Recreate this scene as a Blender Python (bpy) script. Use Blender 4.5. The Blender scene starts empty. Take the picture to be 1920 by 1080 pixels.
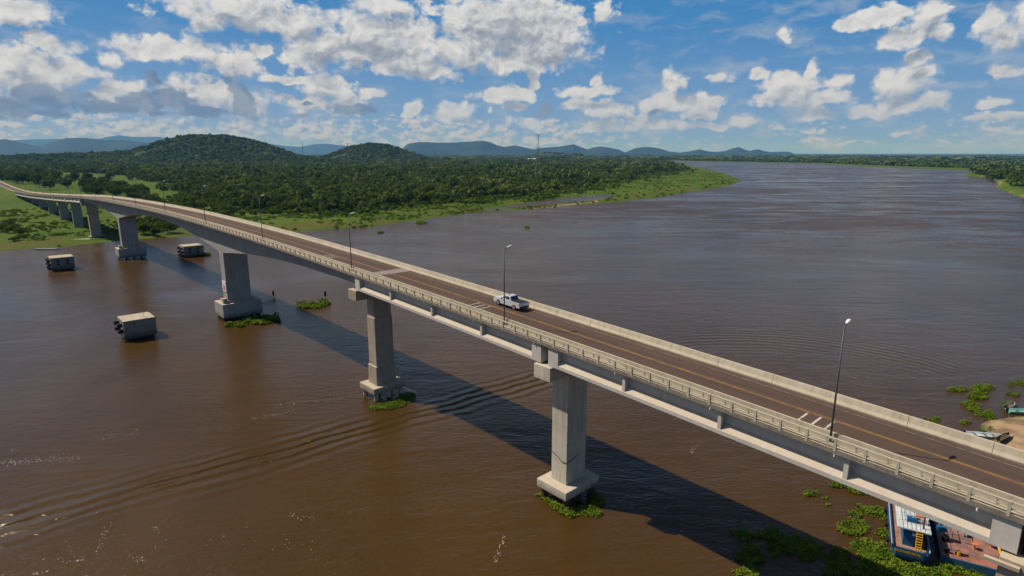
import bpy, math, random
import numpy as np
from mathutils import Vector, Matrix

SC = bpy.context.scene
COL = SC.collection
R_ = math.radians
random.seed(7)
rng = np.random.default_rng(11)

# ------------------------------------------------------------------ camera
CAM_Z = 42.0
FPX = 1128.8            # focal length in pixels of a 1920 wide frame
PITCH = 0.220438
cam = bpy.data.cameras.new("camera"); camo = bpy.data.objects.new("camera", cam); COL.objects.link(camo)
cam.sensor_width = 36.0; cam.lens = FPX / 1920 * 36.0
cam.clip_start = 0.5; cam.clip_end = 150000
camo.location = (0, 0, CAM_Z); camo.rotation_euler = (math.pi/2 - PITCH, 0, 0)
SC.camera = camo
CP, SP = math.cos(PITCH), math.sin(PITCH)

def ray(x, y):
    u = (x-960)/FPX; v = (540-y)/FPX
    return np.array([u, CP+v*SP, -SP+v*CP])
def at(x, y, z=0.0):                    # the point of height z seen at a photo position
    r = ray(x, y); t = (z-CAM_Z)/r[2]
    return np.array([r[0]*t, r[1]*t, z])
def at_many(px, py, z=0.0):
    u = (px-960)/FPX; v = (540-py)/FPX
    t = (z-CAM_Z)/(-SP+v*CP)
    return np.stack([u*t, (CP+v*SP)*t, np.full_like(t, z)], 1)
def height_at(y, Y):                    # height seen at photo row y at distance Y
    r = ray(960, y); return CAM_Z + Y/r[1]*r[2]

# ------------------------------------------------------------------ exposure, engine
SC.view_settings.view_transform = 'Standard'; SC.view_settings.look = 'None'
SC.view_settings.gamma = 1; SC.view_settings.exposure = 0.0
SC.render.engine = 'CYCLES'
SC.cycles.use_denoising = True
SC.cycles.max_bounces = 5; SC.cycles.diffuse_bounces = 2; SC.cycles.glossy_bounces = 3
SC.cycles.transmission_bounces = 2; SC.cycles.volume_bounces = 0; SC.cycles.transparent_max_bounces = 4
SC.cycles.sample_clamp_indirect = 4.0

# ------------------------------------------------------------------ sun
SUN_EL = R_(50.8)
TRAVEL = Vector((0.959*math.cos(SUN_EL), -0.284*math.cos(SUN_EL), -math.sin(SUN_EL)))
sun = bpy.data.lights.new("sun", 'SUN'); sun.energy = 5.0; sun.angle = R_(0.53); sun.color = (1.0, 0.91, 0.80)
suno = bpy.data.objects.new("sun", sun); COL.objects.link(suno)
suno.rotation_euler = TRAVEL.to_track_quat('-Z', 'Y').to_euler(); suno.location = (-200, 60, 260)

# ------------------------------------------------------------------ node helper
class NT:
    def __init__(s, tree): s.t = tree; s.n = tree.nodes; s.l = tree.links
    def node(s, typ, **kw):
        nd = s.n.new(typ)
        for k, v in kw.items(): setattr(nd, k, v)
        return nd
    def put(s, sock, val):
        if val is None: return
        if isinstance(val, bpy.types.NodeSocket): s.l.new(val, sock)
        else: sock.default_value = val
    def math(s, op, a, b=None, c=None, clamp=False):
        nd = s.node('ShaderNodeMath', operation=op); nd.use_clamp = clamp
        s.put(nd.inputs[0], a); s.put(nd.inputs[1], b)
        if c is not None: s.put(nd.inputs[2], c)
        return nd.outputs[0]
    def vec(s, op, a, b=None, c=None):
        nd = s.node('ShaderNodeVectorMath', operation=op)
        s.put(nd.inputs[0], a); s.put(nd.inputs[1], b)
        if c is not None: s.put(nd.inputs[2], c)
        return nd.outputs['Value'] if op in ('LENGTH', 'DOT_PRODUCT', 'DISTANCE') else nd.outputs[0]
    def xyz(s, x=0.0, y=0.0, z=0.0):
        nd = s.node('ShaderNodeCombineXYZ'); s.put(nd.inputs[0], x); s.put(nd.inputs[1], y); s.put(nd.inputs[2], z); return nd.outputs[0]
    def sep(s, v):
        nd = s.node('ShaderNodeSeparateXYZ'); s.put(nd.inputs[0], v); return nd.outputs
    def noise(s, vec, scale=1.0, detail=4.0, rough=0.55, dist=0.0, lac=2.0, dims='3D', color=False):
        nd = s.node('ShaderNodeTexNoise', noise_dimensions=dims)
        s.put(nd.inputs['Vector'], vec); nd.inputs['Scale'].default_value = scale; nd.inputs['Detail'].default_value = detail
        nd.inputs['Roughness'].default_value = rough; nd.inputs['Distortion'].default_value = dist; nd.inputs['Lacunarity'].default_value = lac
        return nd.outputs['Color'] if color else nd.outputs[0]
    def smooth(s, v, a, b, lo=0.0, hi=1.0, kind='SMOOTHSTEP'):
        nd = s.node('ShaderNodeMapRange', interpolation_type=kind)
        s.put(nd.inputs[0], v); s.put(nd.inputs[1], a); s.put(nd.inputs[2], b); s.put(nd.inputs[3], lo); s.put(nd.inputs[4], hi)
        return nd.outputs[0]
    def mix(s, f, a, b):
        nd = s.node('ShaderNodeMix', data_type='RGBA')
        s.put(nd.inputs[0], f); s.put(nd.inputs[6], a); s.put(nd.inputs[7], b); return nd.outputs[2]
    def pos(s): return s.node('ShaderNodeNewGeometry').outputs['Position']
    def scale(s, v, k): return s.vec('MULTIPLY', v, tuple(k))

def rgb(r, g, b): return (r, g, b, 1.0)

# ------------------------------------------------------------------ world: sky with cumulus
world = bpy.data.worlds.new("World"); SC.world = world; world.use_nodes = True
W = NT(world.node_tree); W.n.clear()
out = W.node('ShaderNodeOutputWorld'); bg = W.node('ShaderNodeBackground'); bg.inputs[1].default_value = 0.085
W.l.new(bg.outputs[0], out.inputs[0])
sky = W.node('ShaderNodeTexSky', sky_type='NISHITA'); sky.sun_disc = False
sky.sun_elevation = SUN_EL; sky.sun_rotation = math.atan2(-0.959, 0.284)
sky.altitude = 100; sky.air_density = 1.0; sky.dust_density = 0.6; sky.ozone_density = 2.5
gen = W.node('ShaderNodeTexCoord').outputs['Generated']
dx, dy, dz = W.sep(gen)
DEG = 180/math.pi
az = W.math('MULTIPLY', W.math('ARCTAN2', dx, dy), DEG)
el = W.math('MULTIPLY', W.math('ARCSINE', dz), DEG)
Pd = W.xyz(az, el, 0.0)                 # azimuth and elevation in degrees

def azel(x, y):
    r = ray(x, y); r = r/np.linalg.norm(r)
    return math.degrees(math.atan2(r[0], r[1])), math.degrees(math.asin(r[2]))

# cumulus: (photo x, y, half width, half height, strength)
WHITE = [
 (690,70,135,55,1),(610,92,85,42,1),(760,110,90,35,.9),(945,45,150,75,1),(1030,80,85,50,1),(860,100,80,35,.9),(960,115,90,22,.9),
 (455,22,150,42,1),(390,35,70,35,.8),(560,45,60,40,.8),(720,10,80,30,.8),
 (1135,18,24,26,.55),(1068,72,20,16,.6),(30,22,75,28,1),(90,88,75,32,.55),
 (60,140,120,45,1),(150,128,60,28,.8),(20,110,60,30,.9),(330,95,150,26,.75),(430,115,80,26,.75),(250,90,60,20,.6),(200,110,30,18,.8),
 (485,95,22,16,.7),(240,180,60,36,.9),(380,175,90,34,.8),(470,195,60,30,.7),
 (545,150,62,11,.8),(610,165,52,26,1),(585,195,60,22,.8),(640,190,45,35,.8),(688,179,34,10,.9),(805,138,55,15,1),(865,147,6,4,.5),
 (770,205,18,20,.9),(850,215,50,26,.8),(835,205,20,16,.9),
 (950,178,58,17,1),(995,148,15,20,.8),(960,200,22,9,.8),(912,208,10,12,.7),
 (1110,172,55,14,1),(1120,150,14,16,.8),(1130,205,65,20,1),(1085,200,30,16,.8),(985,228,35,14,.7),
 (1264,152,26,26,1),(1235,196,40,28,.9),(1310,195,52,28,.9),(1345,188,22,18,.8),(1350,140,26,11,.6),(1415,139,28,12,.65),
 (1490,158,72,26,1),(1525,130,18,20,.9),(1475,182,70,20,1),(1570,150,28,20,.7),(1440,188,30,12,.7),(1540,185,50,16,.8),
 (1475,60,16,14,.95),(1640,32,68,22,.95),(1590,48,30,14,.6),(1735,35,38,36,1),(1700,72,55,22,1),(1760,66,40,16,.8),
 (1862,38,30,30,.95),(1880,70,50,34,.95),(1915,40,28,40,.9),
 (1715,112,26,22,.9),(1700,152,62,26,1),(1660,150,30,18,.8),(1690,196,60,20,1),(1610,205,48,17,.9),(1650,212,60,14,.8),(1745,190,40,22,.7),
 (1888,132,45,14,.9),(1860,190,50,16,.35),(1850,217,60,9,.8),(1895,210,40,10,.7),
 (1470,238,22,6,.7),(1530,212,60,14,.7),(1400,230,45,14,.6),(1505,225,30,10,.6),(1695,252,22,5,.7),(1760,262,26,4,.5),(1590,268,24,4,.5),(1625,268,24,4,.4),
 (1140,238,60,14,.6),(1240,232,60,12,.7),(1200,222,40,14,.7),(1330,236,50,10,.6),
]
DARK = [(290,150,24,22,1),(320,185,60,30,1),(265,195,60,26,.9),(445,155,34,26,.8),(460,190,30,34,1),(380,205,60,12,.8),(90,185,130,26,1),
 (200,200,80,16,.8),(60,215,90,12,.8),(656,205,55,13,1),(575,196,16,8,.7),(1018,206,22,16,.8),(1230,210,30,8,.4),(40,205,60,30,.9),(330,215,90,10,.7),(560,218,30,6,.5)]

def blob_field(P, blobs):
    best = None
    for (x, y, hw, hh, st) in blobs:
        a, e = azel(x, y); a1, _ = azel(x+hw, y); _, e1 = azel(x, y-hh)
        ia, ie = 1/abs(a1-a), 1/abs(e1-e)
        ln = W.vec('LENGTH', W.vec('MULTIPLY_ADD', P, (ia, ie, 0), (-a*ia, -e*ie, 0)))
        if st != 1: ln = W.math('ADD', ln, (1-st)*0.55)
        best = ln if best is None else W.math('SMOOTH_MIN', best, ln, 0.25)
    return W.math('SUBTRACT', 1.0, best)

def W2(v, sc=1.0, de=4, ro=.55, color=False): return W.noise(v, sc, de, ro, dims='2D', color=color)
warp = W.vec('MULTIPLY', W.vec('SUBTRACT', W2(Pd, 0.33, 3, .55, color=True), (.5, .5, .5)), (2.2, 1.3, 0))
Pw = W.vec('ADD', Pd, warp)
# puffs: finer towards the horizon
def fbm(P, seed=0.0):
    Pn = W.vec('MULTIPLY_ADD', P, (1.0, 1.35, 0), (seed, seed*.7, 0))
    a = W2(Pn, 0.55, 10, .66)
    v = W.node('ShaderNodeTexVoronoi', feature='F1', voronoi_dimensions='2D'); v.inputs['Scale'].default_value = .8
    W.put(v.inputs['Vector'], W.vec('ADD', Pn, W.vec('MULTIPLY', W.vec('SUBTRACT', W2(Pn, .8, 3, .6, color=True), (.5,.5,.5)), (1.4,1.4,0))))
    return W.math('ADD', W.math('MULTIPLY', W.math('SUBTRACT', a, .5), 1.75), W.math('MULTIPLY', W.math('SUBTRACT', .45, v.outputs['Distance']), .7))
N0 = fbm(Pd); 
LO = (-1.0, 1.25, 0)
def soft(P): return W.math('MULTIPLY', W.math('SUBTRACT', W2(W.vec('MULTIPLY', P, (1.0, 1.4, 0)), .62, 5, .5), .5), 2.2)
S0_ = soft(Pw); S1_ = soft(W.vec('ADD', Pw, (-.35, .55, 0)))
def fine(P): return W2(P, 1.7, 6, .62)
S2_ = fine(Pw); S3_ = fine(W.vec('ADD', Pw, (-.12, .18, 0)))
F0 = blob_field(Pw, WHITE)
F1 = blob_field(W.vec('ADD', Pw, (-.5, 1.25, 0)), [b for b in WHITE if b[2]*b[3] > 560])
# band of small distant clouds above the horizon
band = W.math('MULTIPLY', W.smooth(el, -.3, .6), W.smooth(el, 5.6, 2.0))
azf = W.smooth(az, 16, 2, -.14, .30)
Pb = W.vec('MULTIPLY', Pd, (1.0, 1.7, 1))
lowf = W.math('MULTIPLY', W.math('SUBTRACT', W2(Pb, .20, 2, .5), .5), 1.5)
NB = W.math('ADD', lowf, W.math('MULTIPLY', W.math('SUBTRACT', W2(Pb, .95, 8, .62), .5), 2.5))
NB1 = W.math('ADD', lowf, W.math('MULTIPLY', W.math('SUBTRACT', W2(W.vec('ADD', Pb, (-.22, .45, 0)), .95, 5, .55), .5), 2.5))
bandd = W.math('SUBTRACT', W.math('ADD', NB, azf), W.math('MULTIPLY', W.math('SUBTRACT', 1.0, band), 1.6))
# broken cumulus overhead and behind, outside the photographed part of the sky
inv = W.math('DIVIDE', 1.0, W.math('MAXIMUM', dz, .05))
Po = W.xyz(W.math('MULTIPLY', dx, inv), W.math('MULTIPLY', dy, inv), 0.0)
NO = W.math('MULTIPLY', W.math('SUBTRACT', W2(Po, 1.5, 6, .56), .68), 2.2)
outside = W.math('MAXIMUM', W.smooth(el, 14.5, 18.0), W.smooth(W.math('ABSOLUTE', az), 43, 50))
over = W.math('SUBTRACT', NO, W.math('MULTIPLY', W.math('SUBTRACT', 1.0, outside), 2.0))
dens_main = W.math('ADD', W.math('MULTIPLY', F0, 1.35), W.math('ADD', N0, .16))
dens = W.math('MAXIMUM', W.math('MAXIMUM', dens_main, bandd), over)
edge = W.smooth(W2(Pd, .22, 3, .5), .35, .65, .42, .92)
alpha = W.smooth(dens, -.10, edge)
# light: open towards the sun at the upper left, grey where cloud lies above
shade_main = W.math('ADD', W.math('MULTIPLY', W.smooth(W.math('ADD', F1, W.math('MULTIPLY', S1_, .55)), -.3, 1.3), .85), W.math('ADD', W.math('ADD', W.math('MULTIPLY', W.math('SUBTRACT', S1_, S0_), .38), W.math('MULTIPLY', W.math('SUBTRACT', S3_, S2_), .55)), W.math('MULTIPLY', N0, -.16)))
shade_band = W.math('ADD', W.math('MULTIPLY', W.math('MAXIMUM', NB1, 0), .5), W.math('MULTIPLY', W.math('SUBTRACT', NB1, NB), .9))
is_main = W.smooth(W.math('SUBTRACT', dens_main, bandd), -.1, .1)
shade = W.math('ADD', W.math('MULTIPLY', shade_main, is_main), W.math('MULTIPLY', shade_band, W.math('SUBTRACT', 1.0, is_main)))
lit = W.smooth(shade, -.12, 1.0, 1.0, 0.0, kind='LINEAR')
ramp = W.node('ShaderNodeValToRGB'); W.put(ramp.inputs[0], lit)
cr = ramp.color_ramp; cr.elements[0].position = 0.0; cr.elements[0].color = rgb(2.9, 3.4, 4.4); cr.elements[1].position = 1.0; cr.elements[1].color = rgb(8.4, 8.45, 8.5)
e_ = cr.elements.new(.35); e_.color = rgb(4.3, 4.7, 5.3)
e_ = cr.elements.new(.65); e_.color = rgb(6.5, 6.7, 7.0)
# far clouds take the colour of the air
low = W.smooth(el, 7.5, 0.0, 0.0, .62)
ccol = W.mix(low, ramp.outputs[0], rgb(3.2, 4.2, 6.0))
# dark blue-grey clouds
D0 = W.math('ADD', blob_field(Pw, DARK), W.math('MULTIPLY', fbm(Pd, 13.7), .8))
dal = W.math('MULTIPLY', W.smooth(D0, .0, .38), .85)
dcol = W.mix(W.smooth(W2(Pd, .5, 6, .6), .38, .62), rgb(1.55, 2.25, 3.6), rgb(2.6, 3.35, 4.6))
# thin high haze clouds
ci = W2(W.vec('MULTIPLY', Pw, (.55, 1.9, 0)), .35, 6, .6)
cal = W.math('MULTIPLY', W.smooth(ci, .46, .72), W.smooth(az, 0, 25, .22, .42))
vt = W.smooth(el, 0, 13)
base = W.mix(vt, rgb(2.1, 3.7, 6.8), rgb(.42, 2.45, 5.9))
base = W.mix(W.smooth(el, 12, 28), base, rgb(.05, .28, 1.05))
sd = W.vec('DOT_PRODUCT', gen, (-0.959*math.cos(SUN_EL), 0.284*math.cos(SUN_EL), math.sin(SUN_EL)))
base = W.mix(W.smooth(sd, .66, .98, 0, .8), base, rgb(5.2, 5.4, 5.7))   # bright air round the sun
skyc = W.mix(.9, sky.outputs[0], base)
c1 = W.mix(cal, skyc, rgb(5.4, 5.9, 6.5))
c2 = W.mix(alpha, c1, ccol)
c3 = W.mix(dal, c2, dcol)
up = W.smooth(dz, -.02, .0)
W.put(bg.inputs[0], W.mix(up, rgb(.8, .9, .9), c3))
world.cycles.sampling_method = 'MANUAL'; world.cycles.sample_map_resolution = 256

# ------------------------------------------------------------------ materials
def material(name, color, rough=.8, spec=.3, metal=0.0, var=0.0, vscale=.5, bump=0.0, bscale=4.0, col2=None, vec_scale=(1, 1, 1), detail=6, contrast=(.35, .65), obj_coord=False):
    m = bpy.data.materials.new(name); m.use_nodes = True
    T = NT(m.node_tree); b = T.n['Principled BSDF']
    b.inputs['Roughness'].default_value = rough; b.inputs['Metallic'].default_value = metal; b.inputs['Specular IOR Level'].default_value = spec
    p = T.node('ShaderNodeTexCoord').outputs['Object'] if obj_coord else T.pos()
    if col2 is not None:
        f = T.smooth(T.noise(T.scale(p, vec_scale), vscale, detail, .62), contrast[0], contrast[1])
        T.put(b.inputs['Base Color'], T.mix(f, rgb(*color), rgb(*col2)))
    else: b.inputs['Base Color'].default_value = rgb(*color)
    if bump:
        bp = T.node('ShaderNodeBump'); bp.inputs['Strength'].default_value = .8; bp.inputs['Distance'].default_value = bump
        T.put(bp.inputs['Height'], T.noise(p, bscale, 5, .6)); T.l.new(bp.outputs[0], b.inputs['Normal'])
    return m

def concrete(name, c, dark, streak=.5, rust=None, dust=(.50, .42, .31), joints=False):
    m = bpy.data.materials.new(name); m.use_nodes = True
    T = NT(m.node_tree); b = T.n['Principled BSDF']; b.inputs['Roughness'].default_value = .88; b.inputs['Specular IOR Level'].default_value = .2
    p = T.pos()
    f1 = T.smooth(T.noise(p, .35, 6, .65), .3, .7)
    f2 = T.smooth(T.noise(T.scale(p, (1.6, 1.6, .12)), 1.1, 6, .7), .42, .72)      # runs of dirt down the faces
    f3 = T.smooth(T.noise(p, 6.0, 4, .6), .3, .75)
    col = T.mix(T.math('MULTIPLY', f1, .35), rgb(*c), rgb(*dark))
    col = T.mix(T.math('MULTIPLY', f2, streak), col, rgb(*dark))
    col = T.mix(T.math('MULTIPLY', f3, .12), col, rgb(*[k*.6 for k in c]))
    if rust:
        f4 = T.smooth(T.noise(T.scale(p, (1, 1, .35)), .9, 5, .6), .58, .75)
        col = T.mix(T.math('MULTIPLY', f4, .55), col, rgb(*rust))
    pz = T.sep(p)[2]
    jn = T.math('ABSOLUTE', T.math('SUBTRACT', T.math('FRACT', T.math('MULTIPLY', T.math('ADD', pz, .4), 1/2.3)), .5))
    if joints: col = T.mix(T.math('MULTIPLY', T.smooth(jn, .016, .006), .45), col, rgb(*[k*.45 for k in dark]))
    wl = T.smooth(T.math('ADD', pz, T.math('MULTIPLY', T.noise(p, .8, 3, .6), -1.2)), 1.6, .2)
    col = T.mix(T.math('MULTIPLY', wl, .75), col, rgb(.075, .055, .035))
    nz_ = T.sep(T.node('ShaderNodeNewGeometry').outputs['Normal'])[2]
    df_ = T.math('MULTIPLY', T.smooth(nz_, .35, .75), T.smooth(T.noise(p, .9, 6, .75), .3, .65, .35, .95))
    col = T.mix(df_, col, rgb(*dust))
    T.put(b.inputs['Base Color'], col)
    bp = T.node('ShaderNodeBump'); bp.inputs['Strength'].default_value = .6; bp.inputs['Distance'].default_value = .015
    T.put(bp.inputs['Height'], T.noise(p, 9, 5, .6)); T.l.new(bp.outputs[0], b.inputs['Normal'])
    return m

M = {}
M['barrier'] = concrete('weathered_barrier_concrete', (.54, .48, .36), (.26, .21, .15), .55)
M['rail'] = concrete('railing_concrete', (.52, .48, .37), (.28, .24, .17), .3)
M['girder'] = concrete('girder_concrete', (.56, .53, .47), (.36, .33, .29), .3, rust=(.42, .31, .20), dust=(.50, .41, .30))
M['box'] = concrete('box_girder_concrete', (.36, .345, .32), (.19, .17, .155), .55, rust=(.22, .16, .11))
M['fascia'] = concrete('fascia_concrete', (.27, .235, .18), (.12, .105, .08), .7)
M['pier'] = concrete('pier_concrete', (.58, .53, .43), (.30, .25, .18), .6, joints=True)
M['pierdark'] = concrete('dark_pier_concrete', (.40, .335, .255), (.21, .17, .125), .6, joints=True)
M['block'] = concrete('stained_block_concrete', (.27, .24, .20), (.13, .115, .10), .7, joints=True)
M['white_pile'] = material('white_steel_pile', (.5, .5, .5), .6, col2=(.3, .28, .25), vscale=1)
M['rust_pile'] = material('rusty_steel_pile', (.16, .05, .025), .8, col2=(.08, .03, .02), vscale=1.5)
M['pale_strip'] = material('pale_joint_concrete', (.26, .225, .195), .85, col2=(.20, .17, .145), vscale=1.5)
M['white_line'] = material('worn_white_paint', (.55, .52, .47), .7, col2=(.28, .24, .2), vscale=2.2, contrast=(.45, .62))
M['edge_line'] = material('worn_edge_paint', (.27, .225, .18), .7, col2=(.15, .12, .1), vscale=1.4, contrast=(.4, .6))
M['yellow_line'] = material('worn_yellow_paint', (.36, .19, .04), .7, col2=(.20, .115, .05), vscale=1.1, contrast=(.4, .65))
M['pole'] = material('galvanised_pole', (.09, .095, .11), .55, .4, .3)
M['lamp_head'] = material('white_lamp_housing', (.72, .74, .76), .35, .5)
M['lens'] = material('lamp_glass', (.3, .32, .34), .15, .6)
M['black_rubber'] = material('black_rubber', (.012, .012, .014), .7)
M['dark_gap'] = material('dark_recess', (.02, .02, .02), .9)
M['steel'] = material('tower_steel', (.25, .26, .27), .6, .4, .4)
M['cable'] = material('aluminium_cable', (.4, .4, .38), .5, .4, .3)
M['timber'] = material('weathered_timber', (.22, .16, .10), .85, col2=(.12, .09, .06), vscale=2)
M['sign_white'] = material('white_sign_paint', (.75, .74, .72), .6)
M['sign_red'] = material('red_sign_paint', (.55, .03, .03), .6)
M['sand'] = material('river_sand', (.40, .27, .16), .95, col2=(.26, .17, .10), vscale=.7, bump=.08, bscale=1.2)
M['white_wall'] = material('white_metal_wall', (.75, .77, .8), .6)
M['bark'] = material('bark', (.10, .075, .05), .9, col2=(.05, .04, .03), vscale=3)
M['black_cable'] = material('black_cable', (.01, .01, .01), .6)

# asphalt: worn wheel tracks, patches
m = bpy.data.materials.new('worn_brown_asphalt'); m.use_nodes = True; T = NT(m.node_tree); b = T.n['Principled BSDF']
b.inputs['Roughness'].default_value = .9; b.inputs['Specular IOR Level'].default_value = .2
p = T.pos()
THETA = -0.749009
DV = np.array([math.sin(THETA), math.cos(THETA), 0]); NV = np.array([math.cos(THETA), -math.sin(THETA), 0]); Q0 = 51.88
lat = T.math('SUBTRACT', T.vec('DOT_PRODUCT', p, tuple(NV)), Q0)
lon = T.vec('DOT_PRODUCT', p, tuple(DV))
pv = T.xyz(T.math('MULTIPLY', lat, 1.0), T.math('MULTIPLY', lon, .06), 0.0)
f1 = T.smooth(T.noise(pv, 1.1, 6, .65), .3, .7); f2 = T.smooth(T.noise(p, .22, 5, .6), .35, .7); f3 = T.smooth(T.noise(p, 14, 4, .7), .3, .8)
c = T.mix(f1, rgb(.104, .067, .049), rgb(.080, .054, .042))
c = T.mix(T.math('MULTIPLY', f2, .4), c, rgb(.130, .080, .060)); c = T.mix(T.math('MULTIPLY', f3, .25), c, rgb(.05, .04, .036))
trk = T.math('MULTIPLY', T.smooth(T.math('COSINE', T.math('MULTIPLY', T.math('SUBTRACT', lat, .69), 3.55)), -.9, .2, 1.0, 0.0), T.smooth(T.noise(T.xyz(lat, T.math('MULTIPLY', lon, .05), 0.0), .9, 5, .6), .3, .7, .3, 1.0))
c = T.mix(T.math('MULTIPLY', trk, .38), c, rgb(.060, .042, .036))
vpt = T.node('ShaderNodeTexVoronoi', feature='F1', voronoi_dimensions='2D'); vpt.inputs['Scale'].default_value = 1.0
T.put(vpt.inputs['Vector'], T.xyz(T.math('MULTIPLY', lat, .28), T.math('MULTIPLY', lon, .045), 0.0))
c = T.mix(T.math('MULTIPLY', T.smooth(T.sep(vpt.outputs['Color'])[0], .55, .9), .30), c, rgb(.068, .050, .043))
dust = T.smooth(lat, 3.3, 4.35); dust2 = T.math('MULTIPLY', dust, T.smooth(T.noise(T.xyz(lat, T.math('MULTIPLY', lon, .3), 0.0), 1.3, 5, .6), .3, .7))
c = T.mix(T.math('MULTIPLY', dust2, .5), c, rgb(.17, .125, .09))
T.put(b.inputs['Base Color'], c)
bp = T.node('ShaderNodeBump'); bp.inputs['Distance'].default_value = .01; T.put(bp.inputs['Height'], T.noise(p, 30, 4, .6)); T.l.new(bp.outputs[0], b.inputs['Normal'])
M['asphalt'] = m

def foliage(name, c1, c2, c3, attr=None, transl=.25):
    m = bpy.data.materials.new(name); m.use_nodes = True; T = NT(m.node_tree); T.n.clear()
    o = T.node('ShaderNodeOutputMaterial'); d = T.node('ShaderNodeBsdfDiffuse'); t = T.node('ShaderNodeBsdfTranslucent'); mx = T.node('ShaderNodeMixShader')
    if attr: r = T.node('ShaderNodeAttribute', attribute_name=attr).outputs['Fac']
    else: r = T.node('ShaderNodeObjectInfo').outputs['Random']
    p = T.pos()
    n1 = T.smooth(T.noise(p, .35, 3, .6), .3, .7)
    c = T.mix(r, rgb(*c1), rgb(*c2)); c = T.mix(T.math('MULTIPLY', n1, .5), c, rgb(*c3))
    T.put(d.inputs[0], c); T.put(t.inputs[0], T.mix(.5, c, rgb(.10, .14, .02))); mx.inputs[0].default_value = transl
    T.l.new(d.outputs[0], mx.inputs[1]); T.l.new(t.outputs[0], mx.inputs[2]); T.l.new(mx.outputs[0], o.inputs[0])
    return m
M['leaf'] = foliage('tree_leaves', (.05, .088, .015), (.13, .16, .03), (.07, .125, .02))
M['forest'] = foliage('forest_leaves', (.040, .074, .015), (.19, .22, .05), (.08, .14, .024), attr='tint')
M['bush'] = foliage('low_bush_leaves', (.08, .145, .014), (.16, .215, .026), (.11, .17, .018), attr='tint')
M['hyacinth'] = foliage('water_hyacinth_leaves', (.05, .11, .010), (.22, .28, .025), (.11, .19, .018), attr='tint', transl=.3)

# ------------------------------------------------------------------ mesh helpers
def tagthing(o, label, cat, group=None, kind=None):
    if label: o['label'] = label
    if cat: o['category'] = cat
    if group: o['group'] = group
    if kind: o['kind'] = kind
    return o
def world_origin(o):
    v = Vector((0, 0, 0))
    while o is not None: v += o.location; o = o.parent
    return v
class MB:
    def __init__(s): s.v = []; s.f = []; s.m = []
    def add(s, vs, fs, mi=0):
        n = len(s.v); s.v += [tuple(float(c) for c in v) for v in vs]; s.f += [tuple(i+n for i in f) for f in fs]; s.m += [mi]*len(fs); return s
    def hexa(s, c, mi=0):                # 8 corners: bottom 4 then top 4
        return s.add(c, [(3, 2, 1, 0), (4, 5, 6, 7), (0, 1, 5, 4), (1, 2, 6, 5), (2, 3, 7, 6), (3, 0, 4, 7)], mi)
    def box(s, x0, x1, y0, y1, z0, z1, mi=0):
        return s.hexa([(x0, y0, z0), (x1, y0, z0), (x1, y1, z0), (x0, y1, z0), (x0, y0, z1), (x1, y0, z1), (x1, y1, z1), (x0, y1, z1)], mi)
    def tube(s, a, b, r0, r1=None, n=8, mi=0, cap=True):
        a = Vector(a); b = Vector(b); r1 = r0 if r1 is None else r1
        q = (b-a).to_track_quat('Z', 'Y'); vs = []
        for P_, r in ((a, r0), (b, r1)):
            for k in range(n):
                t = 2*math.pi*k/n; vs.append(P_ + q @ Vector((r*math.cos(t), r*math.sin(t), 0)))
        fs = [(k, (k+1) % n, n+(k+1) % n, n+k) for k in range(n)]
        if cap: fs += [tuple(range(n-1, -1, -1)), tuple(range(n, 2*n))]
        return s.add(vs, fs, mi)
    def poly_tube(s, pts, r, n=6, mi=0):
        for a, b in zip(pts[:-1], pts[1:]): s.tube(a, b, r, r, n, mi)
        return s
    def build(s, name, mats, parent=None, smooth=False, bevel=0.0):
        me = bpy.data.meshes.new(name); og = world_origin(parent) if parent else Vector((0, 0, 0))
        me.from_pydata([(v[0]-og.x, v[1]-og.y, v[2]-og.z) for v in s.v], [], s.f)
        for mt in (mats if isinstance(mats, (list, tuple)) else [mats]): me.materials.append(mt)
        me.polygons.foreach_set('material_index', s.m)
        if smooth: me.polygons.foreach_set('use_smooth', [True]*len(s.f))
        me.update()
        o = bpy.data.objects.new(name, me); COL.objects.link(o)
        if parent: o.parent = parent
        if bevel:
            bv = o.modifiers.new('bevel', 'BEVEL'); bv.width = bevel; bv.segments = 2; bv.limit_method = 'ANGLE'
        return o
def np_mesh(name, verts, faces_flat, nper, mat, attrs=None, parent=None, smooth=False, link=True):
    me = bpy.data.meshes.new(name); nv = len(verts); nf = len(faces_flat)//nper
    me.vertices.add(nv); me.vertices.foreach_set('co', np.ascontiguousarray(verts, dtype=np.float32).ravel())
    me.loops.add(nf*nper); me.loops.foreach_set('vertex_index', np.ascontiguousarray(faces_flat, dtype=np.int32))
    me.polygons.add(nf); me.polygons.foreach_set('loop_start', np.arange(nf, dtype=np.int32)*nper)
    try: me.polygons.foreach_set('loop_total', np.full(nf, nper, dtype=np.int32))
    except Exception: pass
    if smooth: me.polygons.foreach_set('use_smooth', np.ones(nf, dtype=bool))
    for k, a in (attrs or {}).items():
        at_ = me.attributes.new(k, 'FLOAT', 'POINT'); at_.data.foreach_set('value', np.ascontiguousarray(a, dtype=np.float32))
    me.update(calc_edges=True); me.validate(clean_customdata=False)
    me.materials.append(mat)
    o = bpy.data.objects.new(name, me)
    if link: COL.objects.link(o)
    if parent: o.parent = parent
    return o
def empty(name, loc=(0, 0, 0), parent=None, rotz=0.0):
    o = bpy.data.objects.new(name, None); o.empty_display_size = .5; COL.objects.link(o); o.location = loc; o.rotation_euler = (0, 0, rotz)
    if parent: o.parent = parent
    return o
def dup(root, loc=None, rotz=None, parent=None):
    c = root.copy(); COL.objects.link(c)
    if parent is not None: c.parent = parent
    if loc is not None: c.location = loc
    if rotz is not None: c.rotation_euler = (0, 0, rotz)
    for ch in list(root.children): dup(ch, parent=c)
    return c

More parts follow.
